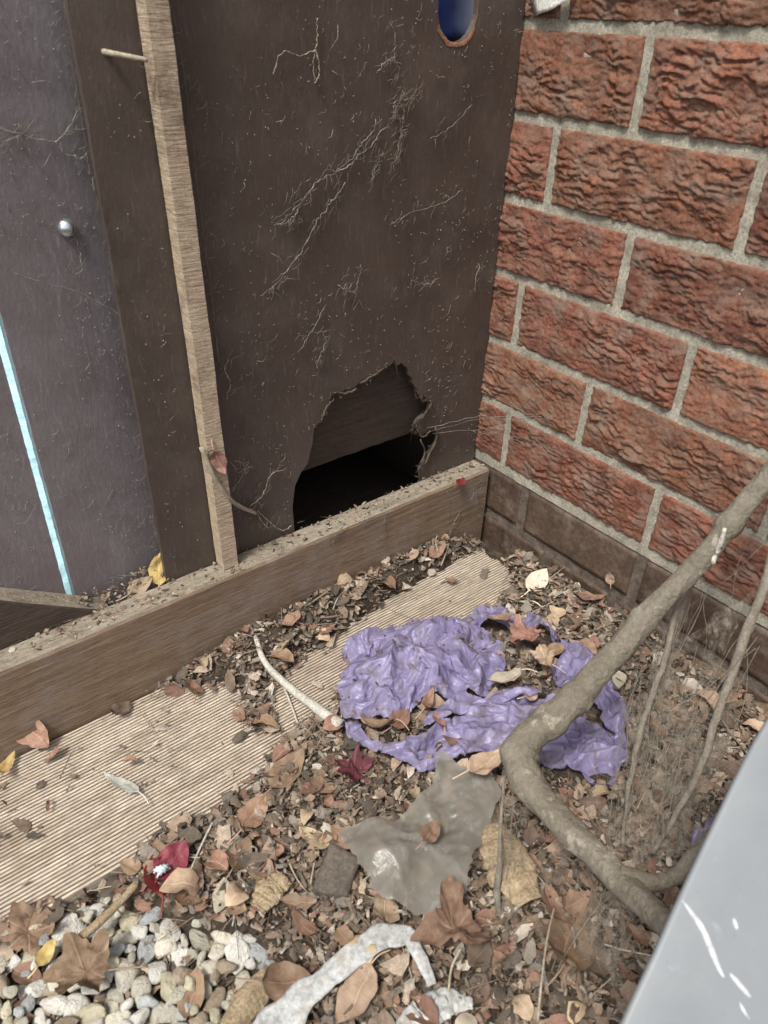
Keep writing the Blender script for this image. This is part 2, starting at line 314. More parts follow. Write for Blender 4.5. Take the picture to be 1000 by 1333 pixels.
M['film'] = film_mat('grey_film', (0.27, 0.255, 0.215), (0.37, 0.35, 0.305), 0.18, 0.64, 0.25, ((0.50, 0.49, 0.455), 0.56, 0.80))  # the pale dirt patches paint whitish highlights onto the cloudy film
def websheet_mat():
    m, nt, p = newmat('cobweb_sheet', 0.95, 0.05); v = vecs(nt)
    p.inputs['Base Color'].default_value = (0.27, 0.24, 0.195, 1); out = nt.nodes['Material Output']
    n1 = nnoise(nt, v, 40, 6, 0.75, (1, 1, 0.35)); n2 = nnoise(nt, v, 240, 4, 0.7, (1, 1, 0.22), dist=1.0)
    ml = nt.nodes.new('ShaderNodeMath'); ml.operation = 'MULTIPLY'; nt.links.new(maprange(nt, n1, 0.44, 0.66, 0.0, 0.85), ml.inputs[0]); nt.links.new(maprange(nt, n2, 0.40, 0.62, 0.12, 1.0), ml.inputs[1])
    tp = nt.nodes.new('ShaderNodeBsdfTransparent'); mx = nt.nodes.new('ShaderNodeMixShader')
    nt.links.new(ml.outputs[0], mx.inputs[0]); nt.links.new(tp.outputs[0], mx.inputs[1]); nt.links.new(p.outputs[0], mx.inputs[2]); nt.links.new(mx.outputs[0], out.inputs[0]); return m
M['websheet'] = websheet_mat()
def slab_mat():
    m, nt, p = newmat('grey_plastic_lid', 0.42, 0.4); v = vecs(nt)
    c = ramp(nt, nnoise(nt, v, 12, 4), [(0.3, (0.215, 0.235, 0.25)), (0.7, (0.26, 0.28, 0.295))])
    f = maprange(nt, nnoise(nt, v, 60, 5, 0.7, (1, 0.06, 1), (0, 0, math.radians(-20))), 0.64, 0.72, 0, 0.35)
    c = mixc(nt, f, c, (0.42, 0.44, 0.45)); c = mixc(nt, maprange(nt, nnoise(nt, v, 26, 7, 0.75), 0.5, 0.75, 0, 0.4), c, (0.31, 0.30, 0.28)); c = mixc(nt, maprange(nt, nnoise(nt, v, 420, 3, 0.6), 0.66, 0.72, 0, 0.5), c, (0.18, 0.16, 0.14)); nt.links.new(c, p.inputs['Base Color']); nt.links.new(bump(nt, nnoise(nt, v, 40, 4), 0.15, 0.002), p.inputs['Normal']); return m
M['slab'] = slab_mat()
M['scuff_glint'] = nmat('white_scuff_glint', [(0.3, (0.62, 0.64, 0.65)), (0.7, (0.70, 0.71, 0.72))], 40, rough=0.4, b=0.3)
M['stick'] = nmat('pale_bleached_stick', [(0.3, (0.44, 0.42, 0.36)), (0.7, (0.64, 0.61, 0.54))], 70, rough=0.8, b=0.7, bs=300)
M['whiteplastic'] = nmat('dirty_white_plastic', [(0.25, (0.33, 0.33, 0.315)), (0.6, (0.48, 0.49, 0.48)), (0.8, (0.58, 0.60, 0.61))], 30, rough=0.5, b=0.4, bs=120, dirt=((0.34, 0.29, 0.22), 30, 0.52, 0.72))
M['feather'] = nmat('pale_fluff', [(0.3, (0.46, 0.54, 0.58)), (0.7, (0.62, 0.68, 0.70))], 90, rough=0.8, b=0)

# ================================================================== SETTING
# ---- cover map: where litter hides the deck and the ground
COVER = [[(140, 922), (240, 872), (330, 812), (400, 770), (480, 735), (560, 706), (605, 697), (630, 712), (570, 742), (515, 772), (470, 805), (425, 838), (385, 862), (345, 885), (300, 880), (235, 900)],
         [(335, 830), (395, 838), (385, 870), (352, 905), (362, 955), (318, 945), (300, 880)],
         [(440, 925), (400, 940), (345, 985), (325, 1030), (285, 1048), (225, 1080), (190, 1112), (125, 1160), (60, 1182), (0, 1218), (-100, 1290), (-160, 1700), (1500, 1700), (1300, 500), (800, 800), (740, 765), (690, 735), (655, 722), (668, 755), (645, 790), (560, 850), (450, 862)]]
COVER = [flp(c) for c in COVER]
PEB = flp([(-90, 1275), (0, 1228), (60, 1196), (125, 1162), (170, 1178), (215, 1192), (330, 1215), (405, 1262), (385, 1333), (300, 1480), (-160, 1480)])
BAG = flp([(441, 845), (455, 822), (480, 808), (540, 800), (585, 795), (610, 797), (640, 790), (665, 790), (700, 808), (740, 822), (770, 850), (800, 885), (812, 920), (815, 960), (800, 1020), (720, 1000), (640, 985), (560, 1002), (480, 972), (443, 925)], -0.105)
# outlines of the purple bag's folds on the floor
lump = flp([(441, 850), (455, 824), (480, 810), (540, 800), (585, 797), (612, 800), (640, 812), (658, 838), (655, 870), (640, 895), (600, 905), (560, 905), (530, 925), (500, 935), (470, 935), (445, 930), (442, 890)], -0.098)
lower = flp([(441, 925), (470, 938), (482, 958), (520, 962), (560, 950), (600, 930), (640, 908), (690, 898), (740, 915), (770, 935), (790, 945), (815, 940), (818, 985), (798, 1022), (760, 1012), (715, 1000), (690, 985), (640, 980), (600, 990), (560, 1003), (520, 992), (480, 974), (452, 958)], -0.103)
arc = flp([(605, 800), (622, 790), (650, 788), (690, 803), (735, 820), (768, 848), (800, 880), (816, 915), (820, 965), (800, 975), (786, 940), (770, 915), (735, 905), (722, 885), (716, 865), (730, 850), (705, 828), (670, 815), (640, 815), (615, 815)], -0.10)
strip = flp([(600, 900), (640, 898), (690, 895), (720, 902), (690, 910), (640, 918), (600, 925), (560, 945), (540, 948), (560, 925)], -0.098)
SHEETS = [lump, lower, arc, strip]
GX = np.arange(-1.12, 0.012, 0.004); GY = np.arange(-0.80, 0.0, 0.004)
gx, gy = np.meshgrid(GX, GY, indexing='ij')
jx = gx+0.012*fbm(gx*22, gy*22, 3, 2); jy = gy+0.012*fbm(gx*22, gy*22, 3, 9)
cov = np.zeros_like(gx)
for c in COVER: cov = np.maximum(cov, inpoly(jx, jy, c).astype(float))
peb = inpoly(jx, jy, PEB).astype(float)
def blur(a, n):
    for _ in range(n):
        b = np.pad(a, 1, 'edge'); a = (b[:-2, 1:-1]+b[2:, 1:-1]+b[1:-1, :-2]+b[1:-1, 2:]+b[1:-1, 1:-1]*2)/6
    return a
cov = blur(cov, 14); pebs = blur(peb, 4)
heap = np.exp(-((gy+0.05)/0.025)**2)*np.clip((gx+0.50)/0.1, 0, 1)*np.clip((-0.06-gx)/0.05, 0, 1)*0.022 + np.exp(-((gx+0.01)/0.04)**2)*0.012
hgt = -0.142+cov*0.027+heap*cov-0.023*pebs+0.0035*fbm(gx*45, gy*45, 3, 1)*cov
def samp(a, x, y):
    i = np.clip(((np.asarray(x)-GX[0])/0.004).astype(int), 0, len(GX)-1); j = np.clip(((np.asarray(y)-GY[0])/0.004).astype(int), 0, len(GY)-1); return a[i, j]
hmask = np.minimum.reduce([np.clip((gx-GX[0])/0.05, 0, 1), np.clip((gy-GY[0])/0.05, 0, 1)])
mk('soil_bed', np.stack([gx, gy, hgt*hmask+(-0.142)*(1-hmask)], -1).reshape(-1, 3), gridF(len(GX), len(GY)), M['soil'], kind='structure')
gm = MB(); gm.add([(-60, -60, -0.146), (60, -60, -0.146), (60, 60, -0.146), (-60, 60, -0.146)], [(0, 1, 2, 3)])
gm.build('ground', M['soil'], kind='structure')

# ---- brick wall
wall = empty('brick_wall', (0.0, -0.6, -0.172), label='red rock-faced brick wall with pale mortar at the right', cat='wall')
C_, BL = 0.086, 0.235
def brick_mesh(y_hi, y_lo, z0, z1, res, seed, smooth_face):
    L = y_hi-y_lo; H = z1-z0; nu = max(6, int(L/res)); nv = max(5, int(H/res))
    u = np.linspace(0, L, nu); v = np.linspace(0, H, nv); U, Vv = np.meshgrid(u, v, indexing='ij')
    Y = y_hi-U; Z = z0+Vv
    if smooth_face:
        rel = 0.0006*fbm(Y*30, Z*30, 3, seed); base = 0.0005; ew = 0.003
    else:
        wx = 0.012*fbm(Y*26, Z*26, 2, seed); wz = 0.007*fbm(Y*30, Z*34, 3, seed+11)
        r1 = fbm((Y+wx)*30, (Z+wz)*120, 3, seed+21); r2 = fbm((Y+wx)*14, (Z+wz)*30, 3, seed+31); r3 = fbm(Y*150, Z*190, 3, seed+41)
        bil = np.minimum(np.abs(r1)*2.3, 1.0)**0.75; r4 = fbm((Y+wx*1.5)*62, (Z+wz)*210, 2, seed+61)
        msk = np.clip(0.72+1.3*fbm(Y*12, Z*16, 2, seed+71), 0.25, 1.15); rel = 0.0016+(0.0036*bil+0.0012*np.minimum(np.abs(r4)*2.5, 1))*msk+0.0038*r2+0.0012*r3; base = 0.0005; ew = 0.0019
    d = np.minimum(np.minimum(U, L-U), np.minimum(Vv, H-Vv))+0.0024*fbm(Y*120, Z*120, 3, seed+51)
    e = np.clip(d/ew, 0, 1); e = e*e*(3-2*e)
    if not smooth_face: rel = rel*(0.45+0.55*np.clip(d/0.012, 0, 1))
    X = 0.005*(1-e)-(base+rel)*e
    if not smooth_face: Z = Z-0.30*np.clip(rel-0.002, -0.002, 0.008)*np.clip(d/0.008, 0, 1)
    b = np.zeros_like(d, bool); b[0] = b[-1] = True; b[:, 0] = b[:, -1] = True; X[b] = 0.02
    return np.stack([X, Y, Z], -1).reshape(-1, 3), gridF(nu, nv)[:, ::-1]
PERP = {6: [-0.0516, -0.2857], 5: [-0.166], 4: [-0.0426, -0.2784], 3: [-0.180], 2: [-0.0625, -0.2954], 1: [-0.157], 7: [-0.097, -0.287], 8: [-0.153, -0.262]}
HALF = 0.0041
for row in range(-4, 9):
    z0 = (6-row)*C_+0.0039; z1 = (7-row)*C_-0.0039
    ps = list(PERP.get(row, [-0.05-0.12*(row % 2)]))
    while ps[-1] > -1.5: ps.append(ps[-1]-0.24)
    edges = [0.02]+ps
    for a, b in zip(edges[:-1], edges[1:]):
        if a-b < 0.03: continue
        vis = (b > -0.56 and -1 <= row <= 8) or (a > -0.52 and -1 <= row)
        sm = row >= 7
        hf = 0.0026 if sm else HALF; V, F = brick_mesh(a-hf if a < 0.01 else a, b+hf, z0-(0.0014 if sm else 0), z1+(0.0014 if row == 8 else -0.0050 if row == 7 else 0), (0.0015 if not sm else 0.005) if vis else 0.0032, row*7+int(-b*50), sm)
        mk('brick', V, F, M['brownbrick' if sm else 'brick'], wall)
def mortar(name, z0, z1, mat, res, x0, s):
    y = np.arange(0.02, -1.6, -res); z = np.arange(z0, z1+res/2, res); Y, Z = np.meshgrid(y, z, indexing='ij')
    X = x0-0.0011*fbm(Y*70, Z*70, 3, s)-0.0007*fbm(Y*260, Z*260, 2, s+1)
    mk(name, np.stack([X, Y, Z], -1).reshape(-1, 3), gridF(len(y), len(z))[:, ::-1], mat, wall)
mortar('mortar', -0.0108, 0.945, M['mortar'], 0.004, 0.0002, 3)
mortar('mortar', -0.18, -0.0108, M['brownmortar'], 0.004, 0.0018, 5)
bb = MB(); bb.box((0.014, -1.6, -0.18), (0.22, 0.016, 0.945)); bb.build('core', M['mortar'], wall, smooth=False)

# ---- brown back board with its torn hole and the round cut-out
HOLE = [(384, 700), (381, 660), (384, 633), (392, 615), (401, 603), (404, 590), (408, 570), (411, 557), (420, 545), (425, 535), (430, 522), (434, 511), (447, 509), (462, 505), (470, 495), (482, 492), (490, 486), (501, 478), (508, 477), (514, 468), (518, 475), (522, 473), (533, 482), (538, 498), (545, 513), (557, 518), (562, 525), (556, 538), (545, 545), (540, 555), (548, 568), (556, 560), (566, 556), (573, 567), (566, 580), (556, 594), (547, 610), (549, 630)]
hole = [bk(u, v)[[0, 2]] for u, v in HOLE]
hp = []
for i in range(len(hole)-1):
    a, b = hole[i], hole[i+1]; n = max(1, int(np.linalg.norm(b-a)/0.004))
    for k in range(n):
        q = a+(b-a)*k/n; torn = 4 <= i < 35
        hp.append(q+(RNG.normal(0, 0.0011, 2) if torn else 0))
hp.append(hole[-1])
xl, xr = -0.4775, -0.0045
zs = np.linspace(-0.03, 0.72, 90)
right = [(xr+0.0022*float(fbm(z*30, 0.3, 3, 8))-0.004*max(0, (z-0.45)*5 if z < 0.6 else 0.7), z) for z in zs]
left = [(xl+0.0008*float(fbm(z*20, 1.3, 2, 4)), z) for z in zs[::-1]]
z_b = -0.03
outline = [(float(hp[0][0]), z_b)]+[tuple(q) for q in hp]+[(float(hp[-1][0]), z_b)]+right+left
ctr = np.array([-0.0995, 0.5]); tz = []
for k in range(44):
    t = 2*math.pi*k/44; zz = math.sin(t)*0.0265; zz = zz+0.075 if zz > 0 else zz
    tz.append((ctr[0]+0.0262*math.cos(t)-0.03*zz+RNG.normal(0, 0.0003), 0.5255+zz+RNG.normal(0, 0.0003)))
def plate(name, loops, y0, y1, mat, parent, **kw):
    bm = bmesh.new(); es = []
    for lp in loops:
        vs_ = [bm.verts.new((x, y0, z)) for x, z in lp]
        es += [bm.edges.new((vs_[i], vs_[(i+1) % len(vs_)])) for i in range(len(vs_))]
    r = bmesh.ops.triangle_fill(bm, use_beauty=True, use_dissolve=False, edges=es, normal=(0, -1, 0))
    fs = [f for f in r['geom'] if isinstance(f, bmesh.types.BMFace)]
    ex = bmesh.ops.extrude_face_region(bm, geom=fs)
    for v in ex['geom']:
        if isinstance(v, bmesh.types.BMVert): v.co.y = y1
    bmesh.ops.recalc_face_normals(bm, faces=bm.faces)
    me = bpy.data.meshes.new(name); bm.to_mesh(me); bm.free()
    return link_mesh(name, me, mat, parent, (0, 0, 0), None, False, **kw)
board = empty('brown_board', (-0.24, 0.0, -0.03), label='dark brown cobwebbed board with a torn hole at its foot', cat='board')
plate('panel', [outline, tz], 0.0, 0.006, M['board'], board)
# torn fibres round the hole
tf = MB()
for i in range(3, len(hp)-2):
    for _ in range(2):
        q = np.array(hp[i])+RNG.normal(0, 0.0008, 2); t = np.array(hp[i+1])-np.array(hp[i-1]); t /= np.linalg.norm(t)+1e-9
        n = np.array([t[1], -t[0]])
        if ((q+n*0.005-np.array([-0.2, 0.08]))**2).sum() > ((q-np.array([-0.2, 0.08]))**2).sum(): n = -n
        if RNG.random() < 0.62 or q[0] < -0.272: continue
        ln = RNG.uniform(0.002, 0.0095); wd = RNG.uniform(0.001, 0.0055); s = RNG.normal(0, 1.1); y = RNG.uniform(-0.001, 0.006); yo = RNG.uniform(-0.008, 0.004)
        d = n+t*s; a = q-t*wd; b = q+t*wd; m = q+d*ln*0.55; e = q+d*ln
        tf.add([(a[0], y, a[1]), (b[0], y, b[1]), (m[0]+t[0]*wd*.6, y+yo*.3, m[1]+t[1]*wd*.6), (m[0]-t[0]*wd*.6, y+yo*.3, m[1]-t[1]*wd*.6), (e[0], y+yo, e[1])], [(0, 1, 2, 3), (3, 2, 4)])
for pts, r in (([(548, 572), (553, 590), (545, 612), (549, 625)], 0.0013), ([(566, 556), (570, 566), (562, 585), (553, 604)], 0.0022), ([(434, 511), (450, 512), (464, 506)], 0.0016), ([(418, 548), (424, 534), (431, 523)], 0.0013), ([(468, 500), (486, 489), (500, 480)], 0.0016), ([(546, 546), (552, 541), (560, 530), (562, 522)], 0.0018), ([(541, 553), (545, 562), (549, 569), (556, 566), (560, 560)], 0.0014)):
    P, t = smooth_path([bk(u, v, -0.003) for u, v in pts], 14); tf.tube(P+RNG.normal(0, 0.0005, P.shape), r*(1-0.5*np.abs(t-0.5)), 5)
tf.build('torn_edge', M['torn'], board, kind='stuff')
# bare rim of the round cut-out
rm = MB(); n = len(tz); V = []
for k, (x, z) in enumerate(tz):
    dx, dz = x-ctr[0], z-0.5255-(0.0375 if z > 0.53 else 0); l = math.hypot(dx, dz); wdt = 0.0042+0.002*float(pn(k*0.5, 2.2, 3))
    wdt *= 1.1 if z < 0.512 else 0.22
    V += [(x, 0.004, z), (x+dx/l*0.0004, -0.0006, z+dz/l*0.0004), (x+dx/l*wdt, -0.0005, z+dz/l*wdt)]
rm.add(V, [(k*3+j, ((k+1) % n)*3+j, ((k+1) % n)*3+j+1, k*3+j+1) for k in range(n) for j in range(2)])
rm.build('cut_rim', M['bareboard'], board)
# cover strip beside the batten
P = []
for z in np.linspace(-0.008, 0.72, 60):
    x = -0.4085+0.0185*(0.525-z)/0.53*0.75; P.append((x, z))
sV = []
for x, z in P: sV += [(x-0.004, -0.0002, z), (x-0.004, -0.0022, z), (x+0.0075+0.0006*float(pn(z*60, 0.5)), -0.0022, z), (x+0.0085, -0.0002, z)]
mk('cover_strip', sV, [(k*4+j, (k+1)*4+j, (k+1)*4+j+1, k*4+j+1) for k in range(59) for j in range(3)], M['board'], board, smooth=False)

# ---- pale timber batten on the board
bz = np.linspace(-0.0085, 0.74, 120); nb = 16; bV = []
for k, z in enumerate(bz):
    x0 = -0.427+0.010*np.clip((0.525-z)/0.53, -1, 1)+0.0012*float(pn(z*9, 4.4)); wdt = 0.018+0.0006*float(pn(z*20, 1.4)); t = 0.018
    for j in range(nb):
        s = j/nb*4; e = int(s); f = s-e
        q = [(f, 0), (1, f), (1-f, 1), (0, 1-f)][e]
        rr = 0.06; qx = min(max(q[0], 0), 1); qy = min(max(q[1], 0), 1)
        bV.append((x0+wdt*qx+0.0003*float(pn(z*300, j*3.1, 6)), -0.0025-t*qy+0.0004*float(pn(z*350, j*2.7, 7)), z))
bF = [(k*nb+j, k*nb+(j+1) % nb, (k+1)*nb+(j+1) % nb, (k+1)*nb+j) for k in range(119) for j in range(nb)]+[tuple(range(nb)), tuple(range(119*nb+nb-1, 119*nb-1, -1))]
mk('timber_batten', bV, bF, M['pale'], smooth=False, label='pale rough-sawn upright timber batten fixed to the brown board', cat='batten')

# ---- gate on the left: two boards with a bright gap, a brace, a bolt
gate = empty('board_gate', (-0.65, 0.034, -0.06), label='dark brown boarded gate with a bright gap, left of the batten', cat='gate')
YG = 0.028
def gb(u, v): return bk(u, v, YG)
xg_r = gb(97, 772)[0]; xg_l = xg_r-0.0082
def plank(name, xa, xb, mat, jr=0.00035, seed=1):
    zz = np.linspace(-0.05, 0.72, 260)
    r = [(xb+jr*float(fbm(z*90, seed, 3, 4))*1.5, z) for z in zz]; l = [(xa+jr*float(fbm(z*90, seed+3, 3, 5))*1.5, z) for z in zz[::-1]]
    return plate(name, [r+l], YG, YG+0.014, mat, gate)
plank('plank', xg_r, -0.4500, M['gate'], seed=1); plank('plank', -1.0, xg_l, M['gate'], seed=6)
# brace: slopes up to the left just in front of the planks
A = bk(112, 776, YG-0.0005); B = bk(0, 764, YG-0.0005); dv = np.array([B[0]-A[0], 0, B[2]-A[2]]); dv /= np.linalg.norm(dv); up = np.array([dv[2], 0, -dv[0]]); up = up if up[2] > 0 else -up
A2 = bk(112, 776, YG-0.0005); L = 0.36
bm_ = MB(); V = []
for s in np.linspace(-0.02, L, 30):
    c0 = A2+dv*s
    for y, h in ((YG-0.0006, 0), (0.0012, 0.0), (0.0004, -0.002), (0.0004, -0.055), (YG-0.0006, -0.055)):
        q = c0+up*(h+0.0006*float(pn(s*60, y*900+h*40, 3))); V.append((q[0], y, q[2]))
F = [(k*5+j, (k+1)*5+j, (k+1)*5+(j+1) % 5, k*5+(j+1) % 5) for k in range(29) for j in range(5)]+[(0, 1, 2, 3, 4), (149, 148, 147, 146, 145)]
mi = [0 if j == 0 else 1 for k in range(29) for j in range(5)]+[1, 1]  # paler top, darker sides: the gap's light painted into the brace
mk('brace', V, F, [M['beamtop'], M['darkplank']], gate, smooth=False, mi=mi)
bc = gb(87, 297); dm = MB(); V = [(bc[0], YG-0.0062, bc[2])]; n = 18
for a in (25, 50, 75, 90):
    for j in range(n):
        t = 2*math.pi*j/n; V.append((bc[0]+0.0075*math.sin(math.radians(a))*math.cos(t), YG-0.0062*math.cos(math.radians(a))-0.0002, bc[2]+0.0075*math.sin(math.radians(a))*math.sin(t)))
dm.add(V, [(0, 1+j, 1+(j+1) % n) for j in range(n)]+[(1+r*n+j, 1+(r+1)*n+j, 1+(r+1)*n+(j+1) % n, 1+r*n+(j+1) % n) for r in range(3) for j in range(n)])
dm.build('bolt_head', M['steel'], gate)

# ---- edging beam in front of the board
def beam():
    nx = 160; xs = np.linspace(-1.05, -0.008, nx); sec = [(-0.0, -0.138), (0.0, -0.0120), (-0.0018, -0.0100), (-0.0315, -0.0098), (-0.0340, -0.0125), (-0.0343, -0.05), (-0.0345, -0.09), (-0.034, -0.138)]
    V = []; m = len(sec)
    for x in xs:
        for j, (y, z) in enumerate(sec):
            V.append((x, y-0.0008+0.0007*float(fbm(x*40, j*1.7, 3, 2)) if j > 1 else y-0.0008, z+0.0007*float(fbm(x*45, j*2.3, 3, 12))))
    F = [(k*m+j, (k+1)*m+j, (k+1)*m+(j+1) % m, k*m+(j+1) % m) for k in range(nx-1) for j in range(m)]+[tuple(range(m)), tuple(range((nx-1)*m+m-1, (nx-1)*m-1, -1))]
    mi = [1 if j in (1, 2) else 0 for k in range(nx-1) for j in range(m)]+[0, 0]
    mk('edging_beam', V, F, [M['beamfront'], M['beamtop']], smooth=False, mi=mi, label='brown stained timber edging beam with a dusty top, below the boards', cat='beam')
beam()

# ---- reeded decking board
def deck():
    y0, y1, pitch = -0.0375, -0.2115, 0.0040; n = int((y0-y1)/pitch); prof = [(y0, -0.142), (y0, -0.1225)]
    for k in range(n):
        y = y0-k*pitch
        prof += [(y-0.0002, -0.1218), (y-0.0017, -0.1218), (y-0.00195, -0.1221), (y-0.0020, -0.1268), (y-0.0037, -0.1268), (y-0.0038, -0.1221)]
    prof += [(y1, -0.1225), (y1, -0.142)]
    xs = np.linspace(-1.08, -0.036, 130); m = len(prof); pr = np.array(prof)
    V = np.zeros((len(xs), m, 3))
    for k, x in enumerate(xs):
        V[k, :, 0] = x+(0.012*pn(pr[:, 0]*60, 0.7, 2) if k == len(xs)-1 else 0); V[k, :, 1] = pr[:, 0]; V[k, :, 2] = pr[:, 1]+0.00035*fbm(x*60, pr[:, 0]*260, 2, 4)+0.0012*pn(x*5, 0.2, 5)
    V = V.reshape(-1, 3)
    F = [(k*m+j, (k+1)*m+j, (k+1)*m+j+1, k*m+j+1) for k in range(len(xs)-1) for j in range(m-1)]+[tuple(range(m)), tuple(range((len(xs)-1)*m+m-1, (len(xs)-1)*m-1, -1))]
    mk('decking_board', V, F, M['deck'], smooth=False, label='pale reeded decking board lying along the beam', cat='decking board')
    dk = bpy.data.objects['decking_board']; sm_ = MB()
    for k in range(n):
        y = y0-k*pitch; zz = -0.1256+0.0020*np.clip(fbm(xs*14, xs*0+k*0.13, 3, 6)-0.12, 0, 1)/0.5; a = np.stack([xs[:-1], np.full(len(xs)-1, y-0.00198), zz[:-1]], -1); b = np.stack([xs[:-1], np.full(len(xs)-1, y-0.00372), zz[:-1]+0.0003], -1)
        sm_.add(np.stack([a, b], 1).reshape(-1, 3), gridF(len(xs)-1, 2))
    sm_.build('groove_soil', M['soil'], dk, kind='stuff')
deck()

# ---- behind the board: plank and drum, plus an added dark box and daylight sheet
pk = empty('dark_plank', (-0.2, 0.03, 0.05), label='weathered dark plank seen through the torn hole', cat='plank')
bevel_box('plank_face', (-0.36, 0.022, 0.053), (-0.02, 0.042, 0.21), M['darkplank'], pk, 0.003, 2, 0.002, 30)
bx = empty('daylight_blocker', (-0.2, 0.1, -0.14), label='added dark box keeping daylight out behind the torn hole', cat='blocker_box')
for nm, lo, hi in (('back_blocker', (-0.44, 0.40, -0.14), (0.25, 0.415, 0.74)), ('top_blocker', (-0.44, 0.0065, 0.385), (0.0, 0.399, 0.40)), ('side_blocker', (-0.44, 0.0065, -0.14), (-0.425, 0.399, 0.72)), ('side_blocker', (-0.012, 0.0065, -0.14), (0.0, 0.399, 0.384)), ('floor_blocker', (-0.424, 0.0065, -0.115), (-0.013, 0.399, -0.10))):
    bevel_box(nm, lo, hi, M['darkplank'], bx, 0.001, 1)  # unseen box added to block daylight and keep the torn hole dark
bl = empty('blue_drum', (-0.06, 0.22, 0.402), label='shiny dark blue plastic drum seen through the round cut-out', cat='drum')
prof = [(0.0, 0.0), (0.078, 0.0), (0.082, 0.004), (0.086, 0.07), (0.090, 0.075), (0.090, 0.083), (0.086, 0.088), (0.088, 0.20), (0.0895, 0.24), (0.094, 0.243), (0.094, 0.252), (0.088, 0.254), (0.08, 0.246), (0.0, 0.246)]
lV = [(-0.06+r*1.7*math.cos(2*math.pi*j/40), 0.22+r*1.7*math.sin(2*math.pi*j/40), 0.402+z*1.25) for r, z in prof for j in range(40)]
mk('drum_body', lV, [(k*40+j, k*40+(j+1) % 40, (k+1)*40+(j+1) % 40, (k+1)*40+j) for k in range(len(prof)-1) for j in range(40)], M['blue'], bl)
tp = []; yy = np.linspace(0.06, 1.5, 40); xx = np.linspace(-1.4, 0.1, 40); X, Y = np.meshgrid(xx, yy, indexing='ij')
Z = -0.135+0.12*np.clip((Y-0.06)/1.4, 0, 1)+0.01*fbm(X*6, Y*6, 3, 4)
mk('daylight_sheet', np.stack([X, Y, Z], -1).reshape(-1, 3), gridF(40, 40), M['cyan'], label='added pale blue sheet standing in for daylight behind the gate gap', cat='daylight_sheet')  # made-up sheet; its pale blue stands in for daylight through the gap

# ================================================================== LOOSE THINGS
# ---- leaf shapes (UV: along the leaf, across it)
def leaf_grid(L, W, seed, curl=0.5, fold=0.3, nl=12, nw=7, rag=0.1, tip=1.0):
    s = np.linspace(0, 1, nl); q = np.linspace(-1, 1, nw); S, Q = np.meshgrid(s, q, indexing='ij')
    prof = np.sin(np.pi*np.clip(S, 0.0, 1)**(0.8*tip))**0.75; prof = np.maximum(prof, 0.03)*(1+rag*fbm(S*6, Q*0+seed*1.3, 2, seed))
    edge = 1+rag*1.2*pn(S*14, Q*3, seed+4)*(np.abs(Q) > 0.9)
    x = (S-0.5)*L; y = Q*W*0.5*prof*edge
    a = curl*3.0; z = 0.0
    r = L/max(abs(a), 0.05); th = (S-0.5)*a
    x2 = r*np.sin(th); z2 = r*(1-np.cos(th))*np.sign(a if a else 1)
    z2 = z2+np.abs(y)*fold+0.20*W*fbm(S*3.5, Q*1.6, 3, seed+8)
    V = np.stack([x2, y, z2], -1).reshape(-1, 3); V[:, 2] -= V[:, 2].min()
    UV = np.stack([S, (Q+1)/2], -1).reshape(-1, 2); return V, gridF(nl, nw), UV
def leaf_lobed(R, seed, lobes=5, depth=0.5, curl=0.4, nr=6, na=70):
    t = np.linspace(0, 2*np.pi, na, endpoint=False); r0 = np.zeros(na)
    for k in range(lobes):
        c = math.pi/2+(k-(lobes-1)/2)*(2*math.pi*0.78/lobes); d = np.abs((t-c+np.pi) % (2*np.pi)-np.pi)
        r0 = np.maximum(r0, (1-0.18*abs(k-(lobes-1)/2))*np.maximum(0, 1-d/(0.62)) ** 1.0)
    r = R*(1-depth+depth*r0*1.25)*(1+0.05*np.sin(t*19+seed)+0.22*pn(t*2.3, 0.3, seed)+0.12*pn(t*7, 1.3, seed))
    V = []; UV = []
    for i in range(nr+1):
        f = i/nr; x = np.cos(t)*r*f; y = np.sin(t)*r*f
        z = curl*((x*x)*0.9-(y*y)*0.35)/R+R*0.34*fbm(x/R*1.7, y/R*1.7, 4, seed)+R*0.10*f*np.abs(np.sin(t*lobes/2))
        V.append(np.stack([x, y, z], -1)); UV.append(np.stack([np.full(na, f), 0.5+0.5*((t*lobes*0.78/ (2*np.pi*0.78)) % 1-0.5)], -1))
    V = np.vstack(V); V[:, 2] -= V[:, 2].min(); UV = np.vstack(UV)
    F = [(i*na+j, i*na+(j+1) % na, (i+1)*na+(j+1) % na, (i+1)*na+j) for i in range(nr) for j in range(na)]
    return V, np.array(F), UV
def uvmesh(name, V, F, UV):
    me = bpy.data.meshes.new(name); me.from_pydata(np.asarray(V).tolist(), [], [tuple(int(i) for i in f) for f in F]); me.update()
    l = me.uv_layers.new(name='UVMap'); vi = np.zeros(len(me.loops), np.int32); me.loops.foreach_get('vertex_index', vi)
    l.data.foreach_set('uv', UV[vi].astype(np.float32).ravel()); return me
def add_stem(V, F, UV, P, r):
    mb = MB(); mb.tube(P, r, 5); n = len(V); V2 = np.vstack(mb.V)
    return np.vstack([V, V2]), [tuple(f) for f in F]+[tuple(i+n for i in f) for f in mb.F], np.vstack([UV, np.tile([0.5, 0.5], (len(V2), 1))])
def hsurf(x, y): return max(float(samp(hgt, x, y)), -0.122 if (-0.2115 < y < -0.0375 and -1.08 < x < -0.036) else -0.2)

